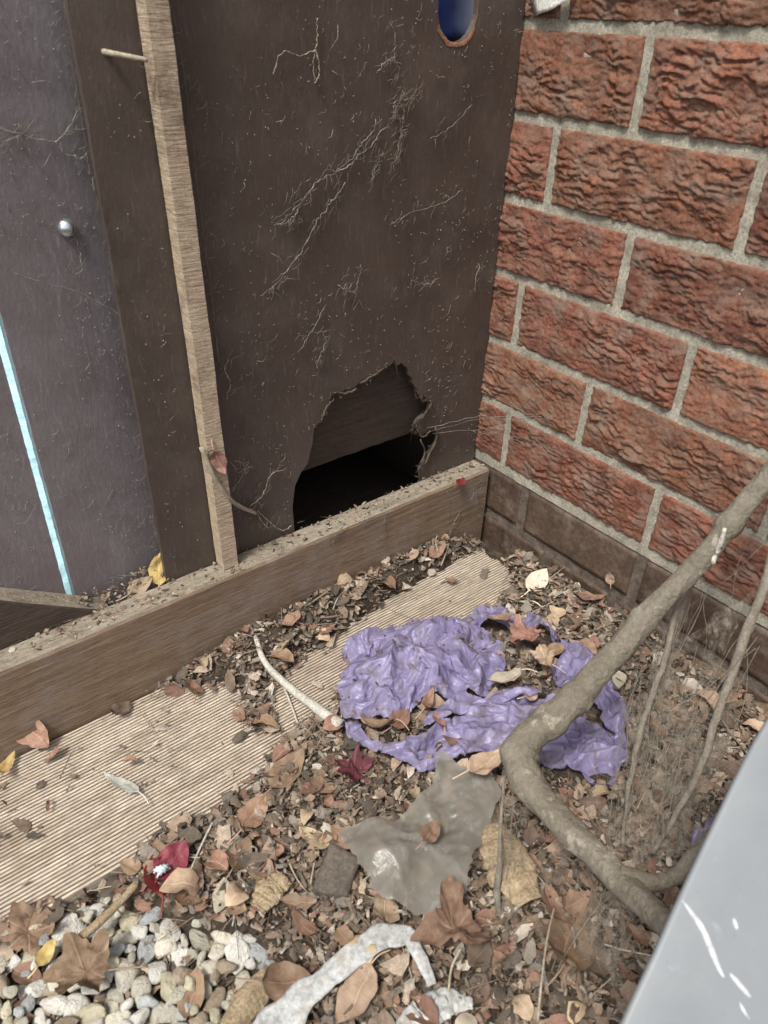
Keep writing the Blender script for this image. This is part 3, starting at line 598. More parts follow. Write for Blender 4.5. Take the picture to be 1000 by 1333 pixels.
# leaves one can point to: (pixel u, v, surface z or None, kind, length mm, colour, yaw deg, tilt x, tilt y, curl, name, label)
NAMED = [
 (465, 1300, -0.106, 'grid', 50, 'tan', 200, 0.25, 0.1, 0.35, 'fallen_leaf', 'pale tan leaf inside the bend of the white plastic strip'),
 (330, 1060, None, 'grid', 46, 'brown', 30, 0.2, 0.1, 0.45, 'fallen_leaf', 'curled brown leaf at the litter edge by the decking'),
 (560, 1085, -0.078, 'grid', 26, 'brown', 20, 0.1, 0.1, 0.3, 'fallen_leaf', 'small brown leaf lying on the grey plastic scrap'),
 (375, 1003, None, 'grid', 54, 'brown', 20, 0.1, -0.1, 0.25, 'fallen_leaf', 'large pale brown leaf left of the grey plastic scrap'),
 (42, 952, -0.100, 'grid', 46, 'rust', 60, 0.9, 0.2, 0.3, 'fallen_leaf', 'curled pinkish brown leaf leaning on the beam at the left edge'),
 (207, 738, 0.018, 'grid', 40, 'yellow', 95, 0.9, 0.0, 0.35, 'fallen_leaf', 'bright yellow leaf standing at the foot of the gate joint'),
 (182, 764, 0.0, 'grid', 34, 'tan', 30, 0.35, 0.1, 0.2, 'fallen_leaf', 'tan leaf wedged behind the beam beside the yellow leaf'),
 (6, 1000, -0.112, 'grid', 44, 'yellow', 55, 0.3, 0.4, 0.5, 'fallen_leaf', 'narrow yellow leaf at the far left edge under the beam'),
 (158, 1022, None, 'grid', 46, 'grey', 115, 0.2, 0.0, 0.2, 'fallen_leaf', 'narrow grey-green leaf lying alone on the bare decking'),
 (700, 757, None, 'grid', 44, 'cream', 10, 0.2, -0.3, 0.2, 'fallen_leaf', 'large cream leaf in the litter by the brown bricks'),
 (676, 785, None, 'grid', 34, 'cream', 120, 0.6, 0.1, 0.3, 'fallen_leaf', 'cream leaf on edge just above the purple bag'),
 (520, 938, -0.098, 'grid', 34, 'rust', 15, 0.25, 0.1, 0.25, 'fallen_leaf', 'rounded rust leaf lying in the lower fold of the purple bag'),
 (490, 945, -0.096, 'grid', 42, 'brown', 130, 0.5, 0.1, 0.6, 'fallen_leaf', 'rolled brown leaf in the lower left fold of the purple bag'),
 (556, 915, -0.090, 'grid', 44, 'brown', 35, 0.2, 0.3, 0.5, 'fallen_leaf', 'long rolled olive brown leaf across the purple bag'),
 (570, 940, -0.096, 'grid', 28, 'rust', 70, 0.5, 0.2, 0.3, 'fallen_leaf', 'small reddish leaf on edge in the purple bag opening'),
 (657, 887, -0.092, 'grid', 46, 'cream', 160, 0.4, 0.1, 0.45, 'fallen_leaf', 'folded cream leaf in the middle of the purple bag'),
 (690, 905, -0.097, 'grid', 24, 'tan', 0, 0.3, 0.2, 0.3, 'fallen_leaf', 'small tan leaf just right of the folded cream leaf'),
 (706, 862, -0.092, 'lobe', 20, 'tan', 30, 0.3, 0.1, 0.5, 'fallen_leaf', 'tan lobed leaf by the purple loop at the right of the bag'),
 (683, 828, -0.086, 'lobe', 27, 'rust', 100, 0.2, 0.1, 0.5, 'fallen_leaf', 'dull red lobed leaf lying on the upper right of the purple bag'),
 (650, 808, -0.090, 'grid', 36, 'brown', 150, 0.4, 0.0, 0.5, 'fallen_leaf', 'curled brown leaf on the top fold of the purple bag'),
 (632, 995, -0.070, 'grid', 46, 'tan', 0, -0.1, 0.1, 0.15, 'fallen_leaf', 'orange tan leaf beside the elbow of the thick branch'),
 (590, 1218, -0.092, 'lobe3', 36, 'brown', 75, 0.35, 0.15, 0.6, 'fallen_leaf', 'big curled rust lobed leaf below the grey plastic scrap'),
 (112, 1270, -0.108, 'lobe', 31, 'brown', 60, 0.1, 0.15, 0.6, 'fallen_leaf', 'large brown lobed leaf lying on the pebbles'),
 (40, 1215, None, 'lobe', 27, 'brown', 300, 0.3, 0.2, 0.6, 'fallen_leaf', 'ragged brown leaf on the end of the decking beside the pebbles'),
 (372, 1280, -0.106, 'grid', 44, 'brown', 330, 0.2, 0.2, 0.55, 'fallen_leaf', 'crumpled brown leaf left of the white plastic strip'),
 (460, 1008, None, 'lobe', 22, 'maroon', 20, 0.2, 0.2, 0.8, 'fallen_leaf', 'dark maroon crumpled leaf below the purple bag'),
 (250, 897, None, 'grid', 30, 'rust', 75, 0.5, 0.1, 0.3, 'fallen_leaf', 'pinkish leaf on the upper decking near the beam'),
 (157, 925, None, 'grid', 30, 'dark', 30, 0.2, 0.3, 0.4, 'fallen_leaf', 'dark grey crumpled leaf on the decking against the beam'),
 (205, 1143, -0.110, 'grid', 46, 'red', 75, 0.35, 0.1, 0.3, 'fallen_leaf', 'glossy crimson leaf at the edge of the decking'),
 (225, 1122, -0.106, 'grid', 40, 'red', 20, 0.3, -0.2, 0.35, 'fallen_leaf', 'second crimson leaf tucked behind the glossy one'),
 (60, 1243, -0.112, 'grid', 24, 'yellow', 40, 0.2, 0.1, 0.3, 'fallen_leaf', 'small yellow leaf on the pebbles by the decking end'),
 (735, 1235, -0.105, 'grid', 62, 'brown', 25, 0.2, 0.4, 0.55, 'fallen_leaf', 'broad curled grey-brown leaf under the lower end of the branch'),
 (722, 1185, -0.105, 'grid', 44, 'rust', 70, 0.4, 0.2, 0.3, 'fallen_leaf', 'rust leaf just below the thick branch'),
 (312, 1115, None, 'grid', 40, 'brown', 40, 0.2, 0.2, 0.4, 'fallen_leaf', 'brown leaf right of the crimson leaves in the litter'),
 (410, 1095, None, 'grid', 40, 'tan', 110, 0.3, 0.1, 0.4, 'fallen_leaf', 'tan curled leaf above the dark stone'),
 (500, 1185, None, 'grid', 40, 'tan', 60, 0.4, 0.2, 0.4, 'fallen_leaf', 'tan leaf beneath the lower tip of the grey plastic scrap'),
 (795, 752, -0.115, 'grid', 18, 'tan', 100, 1.2, 0.0, 0.3, 'fallen_leaf', 'tiny orange leaf caught on the brown bricks'),
 (285, 600, 0.13, 'grid', 30, 'rust', 110, 1.1, 0.0, 0.35, 'fallen_leaf', 'brown leaf caught on the lower part of the batten'),
 (600, 628, -0.006, 'grid', 20, 'red', 20, 0.2, 0.0, 0.3, 'fallen_leaf', 'small red leaf on the beam top in the corner'),
]
ORI = {207: ((-0.2, -0.9, 0.35), (0.25, 0.1, 0.95)), 182: ((-0.1, -0.6, 0.8), (1, 0.2, 0.2)), 42: ((-0.3, -0.8, 0.5), (0.5, 0.1, -0.8)), 285: ((-0.3, -0.95, 0.1), (0.3, 0, -0.95)), 795: ((-1, -0.2, 0.1), (0, 0.4, 0.9))}
def orient(n, d):
    n = Vector(n).normalized(); d = Vector(d); d = (d-n*d.dot(n)).normalized(); return Matrix((d, n.cross(d), n)).transposed().to_euler()
for i, (u, v, z, kind, mm, colr, yaw, tx, ty, curl, nm, lab) in enumerate(NAMED):
    if u == 795: q = wl(u, v, -0.008)
    elif u == 285: q = bk(u, v, -0.024)
    elif u == 207: q = bk(u, v, 0.012)
    elif u == 182: q = bk(u, v, 0.006)
    elif z is None:
        q = fl(u, v, -0.115); q = fl(u, v, hsurf(q[0], q[1])+0.006)
    else: q = fl(u, v, z)
    L = mm/1000
    if kind == 'grid':
        V, F, UV = leaf_grid(L, L*random.uniform(0.5, 0.72) if colr not in ('grey',) and u not in (6, 556) else L*0.28, i+3, curl, 0.25)
        st = [(-L*0.48, 0, V[3, 2]), (-L*0.66, L*0.03, V[3, 2]*0.8), (-L*0.85, L*0.10, 0.001)]
    else:
        V, F, UV = leaf_lobed(L, i+3, 3 if kind == 'lobe3' else 5, 0.48, curl)
        st = [(0, -L*0.3, 0.003), (L*0.03, -L*0.8, 0.004), (L*0.1, -L*1.5, 0.001)]
    P, t = smooth_path(st, 8); V, F, UV = add_stem(V, F, UV, P, 0.0007)
    me = uvmesh(nm, V, F, UV)
    link_mesh(nm, me, LM[colr], None, q, orient(*ORI[u]) if u in ORI else (tx, ty, math.radians(yaw)), True, label=lab, cat='leaf', group='fallen leaves')

# many small leaves scattered over the litter
def zone(x, y):
    bgd = min(math.hypot(x-a, y-b) for a, b in BAG)
    if y > -0.085 and x < -0.06: return 'heaped against the beam' + (' near the corner' if x > -0.22 else ' in the middle' if x > -0.42 else ' toward the left')
    if x > -0.07: return 'along the foot of the brown bricks' if y > -0.33 else 'low in the shade of the brick wall'
    if y > -0.2115 and cov[min(max(int((x-GX[0])/0.004), 0), len(GX)-1), min(max(int((y-GY[0])/0.004), 0), len(GY)-1)] < 0.4: return 'alone on the bare decking'
    if bgd < 0.045: return 'close beside the purple bag'
    if float(samp(pebs, x, y)) > 0.3: return 'among the pebbles'
    if y > -0.24: return 'on the edge of the decking'
    if x < -0.60: return 'between the decking and the pebbles'
    if x > -0.30: return 'in the webs beyond the thick branch' if x-0.5*y > -0.05 else 'under the thick branch'
    if y < -0.42: return 'around the white plastic strip'
    if x > -0.45: return 'around the grey plastic scrap'
    return 'left of the dark stone'
BAGN = np.array(BAG)
def free_spot(n, lo=0.35, pad_peb=True, bag=True):
    out = []
    while len(out) < n:
        x = RNG.uniform(-0.86, -0.012); y = RNG.uniform(-0.60, -0.036)
        c = float(samp(cov, x, y))
        if c < lo and RNG.random() > 0.015: continue
        if pad_peb and float(samp(pebs, x, y)) > 0.5 and RNG.random() > 0.22: continue
        if bag and any(bool(inpoly(np.array([x]), np.array([y]), sh_)[0]) for sh_ in SHEETS): continue
        out.append((x, y))
    return out
KN = [('brown', 'brown'), ('dark', 'dark brown'), ('rust', 'reddish brown'), ('tan', 'pale tan'), ('cream', 'cream')]
LV = {}
for k, _ in KN:
    LV[k] = []
    for j in range(7):
        L = 0.027*random.uniform(0.8, 1.25); V, F, UV = leaf_grid(L, L*random.uniform(0.4, 0.75), j*5+len(k), random.uniform(0.2, 0.75)*random.choice((1, 1, -1)), random.uniform(0, 0.5), 8, 5, 0.28, random.uniform(0.7, 1.4))
        LV[k].append(uvmesh('small_leaf', V, F, UV)); LV[k][-1].materials.append(LM[k]); LV[k][-1].polygons.foreach_set('use_smooth', [True]*len(LV[k][-1].polygons))
for i, (x, y) in enumerate(free_spot(300)):
    k, lab = KN[RNG.choice(5, p=[0.40, 0.20, 0.20, 0.14, 0.06])]
    vi = int(RNG.integers(7)); o = bpy.data.objects.new('small_leaf', LV[k][vi]); COL.objects.link(o)
    s = RNG.uniform(0.6, 1.35); o.scale = (s, s, s)
    o.location = (x, y, hsurf(x, y)+RNG.uniform(0.001, 0.011)); o.rotation_euler = (RNG.normal(0, 0.38), RNG.normal(0, 0.38), RNG.uniform(0, 6.28))
    tag(o, '%s %s %s leaf %s' % ('tiny' if s < 0.8 else 'small' if s < 1.1 else 'fair-sized', ('folded', 'curled', 'twisted', 'flat', 'ragged', 'rolled', 'cupped')[vi], lab, zone(x, y)), 'leaf', 'small leaves in the litter')

# ---- uncountable litter: leaf crumbs, needles, bits of twig
def litter(name, pts, sizes, needle, label, parent=None):
    n = len(pts); pal = np.array([(0.25, 0.18, 0.13), (0.32, 0.235, 0.175), (0.17, 0.135, 0.105), (0.42, 0.335, 0.255), (0.28, 0.165, 0.12), (0.115, 0.095, 0.075), (0.54, 0.48, 0.40), (0.26, 0.225, 0.185)])
    pc = pal[RNG.choice(8, n, p=[0.18, 0.15, 0.15, 0.13, 0.08, 0.12, 0.07, 0.12])]*RNG.uniform(0.7, 1.25, (n, 1))
    tv, tfc = [], []
    for k in range(12):
        a = RNG.uniform(0.25, 0.8); S, Q = np.meshgrid(np.linspace(-1, 1, 4), np.linspace(-1, 1, 3), indexing='ij')
        wd = (1-0.55*np.abs(S)**RNG.uniform(1, 3)); x = S+RNG.normal(0, 0.13, S.shape); y = Q*a*wd+RNG.normal(0, 0.12, S.shape)
        z = RNG.uniform(-0.6, 0.6)*S*S+RNG.uniform(-0.3, 0.8)*Q*Q*a+RNG.normal(0, 0.10, S.shape); tv.append(np.stack([x, y, z], -1).reshape(-1, 3))
    f0 = gridF(4, 3); tv = np.array(tv)
    ck = RNG.integers(0, 12, n); T = tv[ck]*sizes[:, None, None]
    nd = RNG.random(n) < needle; T[nd, :, 1] *= 0.10; T[nd, :, 0] *= 2.6; T[nd, :, 2] *= 0.35; pc[nd] = pc[nd]*0.6+np.array([0.22, 0.17, 0.11])*0.55
    ya = RNG.uniform(0, 6.28, n); rx = RNG.normal(0, 0.42, n); ry = RNG.normal(0, 0.42, n); rx[nd] *= 0.4; ry[nd] *= 0.4
    c, s = np.cos(rx)[:, None], np.sin(rx)[:, None]; T[:, :, 1], T[:, :, 2] = T[:, :, 1]*c-T[:, :, 2]*s, T[:, :, 1]*s+T[:, :, 2]*c
    c, s = np.cos(ry)[:, None], np.sin(ry)[:, None]; T[:, :, 0], T[:, :, 2] = T[:, :, 0]*c+T[:, :, 2]*s, -T[:, :, 0]*s+T[:, :, 2]*c
    c, s = np.cos(ya)[:, None], np.sin(ya)[:, None]; T[:, :, 0], T[:, :, 1] = T[:, :, 0]*c-T[:, :, 1]*s, T[:, :, 0]*s+T[:, :, 1]*c
    V = (T+pts[:, None, :]).reshape(-1, 3); F = (f0[None]+(np.arange(n)*12)[:, None, None]).reshape(-1, 4)
    me = bpy.data.meshes.new(name); me.from_pydata(V.tolist(), [], F.tolist()); me.update()
    at = me.attributes.new('Col', 'FLOAT_COLOR', 'POINT'); colr = np.ones((len(V), 4), np.float32); colr[:, :3] = np.repeat(pc, 12, 0); at.data.foreach_set('color', colr.ravel())
    return link_mesh(name, me, M['litter'], parent, (0, 0, 0), None, True, label=label, cat=None if parent else 'litter', kind='stuff')
N = 60000
x = RNG.uniform(-1.0, -0.006, N); y = RNG.uniform(-0.72, -0.036, N); c = samp(cov, x, y); pb = samp(pebs, x, y)
k = (RNG.random(N) < np.clip((c-0.22)/0.5, 0.012, 1)) & (RNG.random(N) > pb*0.62)
inb = np.zeros(N, bool)
for sh_ in SHEETS: inb |= inpoly(x, y, sh_)
k &= ~(inb & (RNG.random(N) < 0.96)); x, y = x[k], y[k]
h = np.maximum(samp(hgt, x, y), np.where((y > -0.2115) & (x < -0.036), -0.1215, -0.2))
sz = np.clip(RNG.lognormal(-5.65, 0.55, len(x)), 0.0011, 0.0115)
litter('leaf_litter', np.stack([x, y, h+RNG.uniform(0.0, 0.009, len(x))], -1), sz, 0.22, 'brown crumbs of leaves, needles and twigs over the ground')
n = 900; x = np.r_[RNG.uniform(-0.9, -0.01, 600), RNG.uniform(-0.60, -0.47, 300)]; y = np.r_[-0.0315+0.0305*RNG.random(600)**0.7, RNG.uniform(0.001, 0.026, 300)]; z = np.r_[np.full(600, -0.0085), RNG.uniform(-0.014, 0.004, 300)]
litter('beam_top_debris', np.stack([x, y, z], -1), np.clip(RNG.lognormal(-6.2, 0.4, n), 0.0009, 0.004), 0.35, 'dusty crumbs and needles lying along the beam top')

# ---- pebbles
pv = []
for k in range(12):
    bm = bmesh.new(); bmesh.ops.create_icosphere(bm, subdivisions=3, radius=1.0)
    ax = (1.0, RNG.uniform(0.55, 0.85), RNG.uniform(0.42, 0.65)); nrm = [Vector(RNG.normal(0, 1, 3)).normalized() for _ in range(5)]; cut = RNG.uniform(0.52, 0.82, 5)
    for v_ in bm.verts:
        p = v_.co.copy()
        for nn, cc in zip(nrm, cut):
            d = p.dot(nn)
            if d > cc: p -= nn*(d-cc)*0.97
        p *= 1+0.22*float(fbm(p.x*1.3+p.z, p.y*1.3-p.z*0.6, 3, k)); v_.co = Vector((p.x*ax[0], p.y*ax[1], p.z*ax[2]))
    me = bpy.data.meshes.new('pebble'); bm.to_mesh(me); bm.free(); me.materials.append(PM[0]); me.polygons.foreach_set('use_smooth', [True]*len(me.polygons)); pv.append(me)
pcol = []
for q_ in PM:
    pcol.append([])
    for me in pv:
        m2 = me.copy(); m2.materials.clear(); m2.materials.append(q_); pcol[-1].append(m2)
placed = []
tries = 0
while len(placed) < 290 and tries < 30000:
    tries += 1
    x = RNG.uniform(-0.90, -0.50); y = RNG.uniform(-0.50, -0.20)
    if float(samp(pebs, x, y)) < 0.35: continue
    if (-0.2115-0.008 < y): continue
    r = RNG.uniform(0.0075, 0.0145) if tries < 12000 else RNG.uniform(0.0045, 0.009); z = -0.140+r*0.5; over = 0
    for (a, b, cz, rr) in placed:
        d = math.hypot(a-x, b-y)
        if d < 0.62*(r+rr): over = 9; break
        if d < 0.95*(r+rr): z = max(z, cz+0.25*rr); over += 1
    if over > 3: continue
    placed.append((x, y, min(z, -0.118), r))
for i, (x, y, z, r) in enumerate(placed):
    ci = int(RNG.choice(6, p=[c_[2] for c_ in PC])); pi_ = int(RNG.integers(12)); o = bpy.data.objects.new('pebble', pcol[ci][pi_]); COL.objects.link(o); o.location = (x, y, z); o.scale = (r*1.15, r*1.15, r*1.15)
    o.rotation_euler = (RNG.normal(0, 0.3), RNG.normal(0, 0.3), RNG.uniform(0, 6.28)); tag(o, '%s %s %s pebble %s' % ('small' if r < 0.0075 else 'middling' if r < 0.011 else 'large', ('flat', 'long', 'plump', 'blocky')[pi_ % 4], PC[ci][0], 'against the end of the decking' if y > -0.245 else 'at the left edge of the gravel' if x < -0.735 else 'at the right edge of the gravel' if x > -0.60 else 'in the upper middle of the gravel' if y > -0.29 else 'in the middle of the gravel' if y > -0.335 else 'along the bottom edge of the gravel'), 'pebble', 'river pebbles')
def one_stone(u, v, z, sx, sy, sz_, yaw, mat, name, lab, k, cat='stone', tilt=(0.1, 0.1)):
    o = bpy.data.objects.new(name, pv[k].copy()); COL.objects.link(o); o.data.materials.clear(); o.data.materials.append(mat); q = fl(u, v, z); o.location = tuple(q); o.scale = (sx, sy, sz_); o.rotation_euler = (tilt[0], tilt[1], math.radians(yaw)); tag(o, lab, cat); return o
q_ = fl(438, 1142, -0.112); bm = bmesh.new(); bmesh.ops.create_cube(bm, size=1)
for v_ in bm.verts: v_.co = Vector((v_.co.x*0.046*(0.8 if v_.co.z > 0 else 1.05)*(1.15 if v_.co.y > 0 else 0.85), v_.co.y*0.036*(0.85 if v_.co.z > 0 else 1), v_.co.z*0.030+0.006*v_.co.x))
bmesh.ops.subdivide_edges(bm, edges=bm.edges[:], cuts=7, use_grid_fill=True); bmesh.ops.smooth_vert(bm, verts=bm.verts, factor=0.5, use_axis_x=True, use_axis_y=True, use_axis_z=True); bmesh.ops.smooth_vert(bm, verts=bm.verts, factor=0.5, use_axis_x=True, use_axis_y=True, use_axis_z=True)
for v_ in bm.verts: v_.co *= 1+0.10*float(fbm(v_.co.x*60+v_.co.z*30, v_.co.y*60-v_.co.z*40, 3, 4))
me = bpy.data.meshes.new('dark_stone'); bm.to_mesh(me); bm.free(); link_mesh('dark_stone', me, M['stone'], None, q_, (0.15, -0.1, math.radians(35)), True, label='dark brown angular stone beside the grey plastic scrap', cat='stone')
one_stone(322, 1310, -0.110, 0.034, 0.022, 0.018, 25, M['barkslab'], 'flat_stone', 'flat tan stone left of the white plastic strip', 5)

# ---- thin plastic films built as crumpled sheets
def film(name, poly, holes, zf, mat, res, hor, parent=None, seed=1, smooth_it=6, **kw):
    P = np.array(poly); lo = P.min(0)-res*2; hi = P.max(0)+res*2; xs = np.arange(lo[0], hi[0], res); ys = np.arange(lo[1], hi[1], res)
    X, Y = np.meshgrid(xs, ys, indexing='ij'); XX = X+0.004*fbm(X*60, Y*60, 2, seed+60); YY = Y+0.004*fbm(X*60, Y*60, 2, seed+70)
    ins = inpoly(XX, YY, poly)
    for h_ in holes: ins &= ~inpoly(XX, YY, h_)
    Z = zf(X, Y); n1, n2 = X.shape; idx = -np.ones((n1, n2), int)
    F = []
    ok = ins[:-1, :-1] & ins[1:, :-1] & ins[1:, 1:] & ins[:-1, 1:]
    used = np.zeros_like(ins)
    for a, b in ((0, 0), (1, 0), (1, 1), (0, 1)): used[a:n1-1+a, b:n2-1+b] |= ok
    idx[used] = np.arange(used.sum()); dx = hor*fbm(X*34, Y*34, 3, seed+80); dy = hor*fbm(X*34, Y*34, 3, seed+90)
    V = np.stack([X+dx, Y+dy, Z], -1)[used]
    I = np.stack([idx[:-1, :-1], idx[1:, :-1], idx[1:, 1:], idx[:-1, 1:]], -1)[ok]
    bm = bmesh.new(); bv = [bm.verts.new(q) for q in V]
    for f in I: bm.faces.new([bv[i] for i in f])
    bd = [v_ for v_ in bm.verts if v_.is_boundary]
    for _ in range(smooth_it): bmesh.ops.smooth_vert(bm, verts=bd, factor=0.5, use_axis_x=True, use_axis_y=True, use_axis_z=False)
    me = bpy.data.meshes.new(name); bm.to_mesh(me); bm.free()
    return link_mesh(name, me, mat, parent, (0, 0, 0), None, True, **kw)
def crumple(X, Y, seed, lam=(0.018, 0.07), n=14, amp=0.16, main=None, spread=9.0):
    rg = np.random.default_rng(seed); h = 0; wx = 0.010*fbm(X*14, Y*14, 2, seed); wy = 0.010*fbm(X*14, Y*14, 2, seed+2)
    for k in range(n):
        l = rg.uniform(*lam); a = (main if main is not None else 0)+rg.normal(0, 1)*spread; q = ((X+wx)*math.cos(a)+(Y+wy)*math.sin(a))/l+rg.random()
        tr = np.abs(q-np.floor(q)-0.5)*2; m = np.clip(0.5+2.2*fbm(X*12, Y*12, 2, seed+10+k), 0, 1); h = h+l*amp*m*(tr**1.7-0.4)
    return h
def pleat(X, Y, c, k, amp, seed):
    th = np.arctan2(Y-c[1], X-c[0])+0.9*fbm(X*13, Y*13, 2, seed); r = np.hypot(X-c[0], Y-c[1]); q = th*k/(2*np.pi); tr = np.abs(q-np.floor(q)-0.5)*2
    return amp*np.clip(r/0.05, 0, 1)*np.clip(0.5+2*fbm(X*16, Y*16, 2, seed+3), 0, 1)*(tr-0.5)
def ridges(X, Y, f, s, o=3):
    wx = 0.5/f*fbm(X*f*0.5, Y*f*0.5, 2, s+3); wy = 0.5/f*fbm(X*f*0.5, Y*f*0.5, 2, s+5)
    return 0.62-np.abs(fbm((X+wx)*f, (Y+wy)*f, o, s, 0.45))*2.0
bag = empty('purple_bag', (-0.25, -0.25, -0.12), label='crumpled purple plastic bag lying on the leaf litter', cat='bag')
lc = np.array(lump).mean(0)
def zl(X, Y):
    d = np.hypot((X-lc[0])/0.115, (Y-lc[1])/0.075); dome = np.clip(1-d*d, 0, 1)
    return -0.108+0.026*dome+crumple(X, Y, 3, (0.03, 0.09), 12, 0.15)*(0.4+0.6*np.clip(dome*2, 0, 1))+crumple(X, Y, 5, (0.010, 0.032), 10, 0.12)+pleat(X, Y, lc, 15, 0.0065, 5)+pleat(X, Y, lc, 37, 0.0028, 9)
nc_ = 150; cx_ = RNG.uniform(-0.40, -0.15, nc_*3); cy_ = RNG.uniform(-0.33, -0.10, nc_*3); kk_ = inpoly(cx_, cy_, lump); cx_, cy_ = cx_[kk_], cy_[kk_]
litter('bag_crumbs', np.stack([cx_, cy_, zl(cx_, cy_)+0.0012], -1), np.clip(RNG.lognormal(-6.3, 0.5, len(cx_)), 0.0007, 0.004), 0.3, 'dirt crumbs scattered on the crumpled purple bag')
film('crumpled_part', lump, [], zl, M['bag'], 0.0014, 0.012, bag, 1)
film('lower_fold', lower, [], lambda X, Y: -0.102+crumple(X, Y, 21, (0.02, 0.06), 12, 0.16, 1.0, 0.35)+crumple(X, Y, 22, (0.006, 0.016), 8, 0.22, 1.0, 0.3)+crumple(X, Y, 23, (0.010, 0.03), 6, 0.10), M['bag'], 0.0014, 0.009, bag, 31)
film('upper_fold', arc, [], lambda X, Y: -0.098+crumple(X, Y, 41, (0.02, 0.06), 12, 0.16, 2.3, 0.5)+crumple(X, Y, 42, (0.006, 0.016), 8, 0.22, 2.3, 0.35)+crumple(X, Y, 43, (0.010, 0.03), 6, 0.10), M['bag'], 0.0014, 0.008, bag, 51)
film('middle_fold', strip, [], lambda X, Y: -0.097+crumple(X, Y, 61, (0.015, 0.05), 12, 0.18, 1.2, 0.5), M['bag'], 0.0014, 0.006, bag, 71)
scrap = flp([(440, 1075), (447, 1060), (490, 1062), (522, 1060), (530, 1042), (558, 1020), (564, 985), (580, 978), (602, 1000), (640, 1008), (655, 1030), (640, 1080), (618, 1120), (610, 1165), (575, 1180), (545, 1186), (500, 1165), (475, 1145), (480, 1130), (455, 1112)], -0.088)
sc0 = np.array(scrap).mean(0)
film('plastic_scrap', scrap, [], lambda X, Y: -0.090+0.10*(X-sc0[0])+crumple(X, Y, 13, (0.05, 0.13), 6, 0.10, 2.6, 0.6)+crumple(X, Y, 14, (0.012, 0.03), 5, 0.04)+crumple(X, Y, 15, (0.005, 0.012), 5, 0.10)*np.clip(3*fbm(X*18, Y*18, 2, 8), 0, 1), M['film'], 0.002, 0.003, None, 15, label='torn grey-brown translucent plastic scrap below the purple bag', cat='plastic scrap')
purp = flp([(900, 1075), (935, 1050), (960, 1040), (950, 1090), (920, 1110), (898, 1110)], -0.08)
film('purple_scrap', purp, [], lambda X, Y: -0.085+0.012*ridges(X, Y, 30, 5), M['bag'], 0.002, 0.005, None, 19, label='small purple plastic scrap beside the grey plastic sheet', cat='plastic scrap')

# ---- bent white plastic strip
def ribbon(name, pts, widths, mat, seed, arch=0.25, rip=0.14, lin=False, thick=0.0016, **kw):
    P, t = smooth_path(pts, 60)
    if lin:
        q_ = np.array(pts, float); d_ = np.r_[0, np.cumsum(np.linalg.norm(np.diff(q_, axis=0), axis=1))]; t = np.linspace(0, 1, 60); P = np.stack([np.interp(t*d_[-1], d_, q_[:, i_]) for i_ in range(3)], -1)
    W = np.interp(t, np.linspace(0, 1, len(widths)), widths); T = np.gradient(P, axis=0); T /= np.linalg.norm(T, axis=1)[:, None]
    n = 11; V = []
    P = P+np.stack([fbm(t*11, t*0+seed+i_*2.1, 2, seed) for i_ in range(3)], -1)*0.0018
    for k in range(len(P)):
        sd_ = np.cross(T[k], (0, 0, 1.0)); sd_ /= np.linalg.norm(sd_)
        for j in range(n):
            q = (j/(n-1)-0.5)*2; rg = 1+0.24*float(fbm(t[k]*9, np.sign(q)*1.7, 3, seed))
            V.append(P[k]+sd_*q*W[k]*0.5*rg+np.array([0, 0, W[k]*(arch*(1-abs(q)**1.2)+rip*float(fbm(t[k]*12, q*1.8, 3, seed+7)))]))
    F = gridF(len(P), n); o = mk(name, V, F, mat, **kw); m_ = o.modifiers.new('thickness', 'SOLIDIFY'); m_.thickness = thick; return o
ribbon('plastic_strip', [fl(u, v, z_) for u, v, z_ in ((335, 1365, -0.106), (400, 1294, -0.102), (455, 1250, -0.098), (498, 1219, -0.098), (530, 1220, -0.099), (548, 1250, -0.102), (562, 1284, -0.106))], [0.030, 0.027, 0.017, 0.018, 0.020, 0.010, 0.007], M['whiteplastic'], 3, 0.06, 0.05, True, 0.003, label='dirty white plastic strip bent like a hook at the bottom', cat='plastic strip')
ribbon('plastic_piece', [fl(u, v, -0.106) for u, v in ((520, 1345), (555, 1318), (585, 1305), (615, 1308))], [0.014, 0.024, 0.02, 0.008], M['whiteplastic'], 9, 0.1, label='flat grubby white plastic piece at the bottom edge', cat='plastic piece')

# ---- sticks and twigs
def stick(name, pts, r0, r1, mat, label, cat='twig', n=24, sides=8, rough=0.12, seed=1, group=None):
    P, t = smooth_path(pts, n); mb = MB(); wob = 1+rough*fbm(t[:, None]*8+0*np.arange(sides), np.arange(sides)[None]*0.9+0*t[:, None], 2, seed)
    mb.tube(P, r0+(r1-r0)*t, sides, 0, wob); return mb.build(name, mat, label=label, cat=cat, group=group)
stick('bleached_stick', [fl(332, 828, -0.096), fl(345, 862, -0.104), fl(375, 893, -0.108), fl(410, 920, -0.107), fl(443, 944, -0.104)], 0.0028, 0.0062, M['stick'], 'pale bleached curved stick left of the purple bag', 'stick', 40, 12)
stick('thin_twig', [fl(368, 890, -0.116), fl(378, 915, -0.118), fl(390, 948, -0.118)], 0.0014, 0.001, M['stick'], 'thin straw crossing the decking below the bleached stick')
stick('thin_twig', [bk(262, 582, -0.022), bk(280, 622, -0.025), bk(300, 650, -0.022), bk(318, 662, -0.012), bk(333, 668, -0.006)], 0.0026, 0.002, M['root'], 'brown twig hooked round the foot of the batten')
stick('thin_twig', [bk(110, 58, YG-0.004), bk(130, 66, 0.004), bk(160, 72, -0.012), bk(192, 78, -0.022)], 0.0028, 0.0016, M['root'], 'short dusty twig sticking out beside the top of the batten')
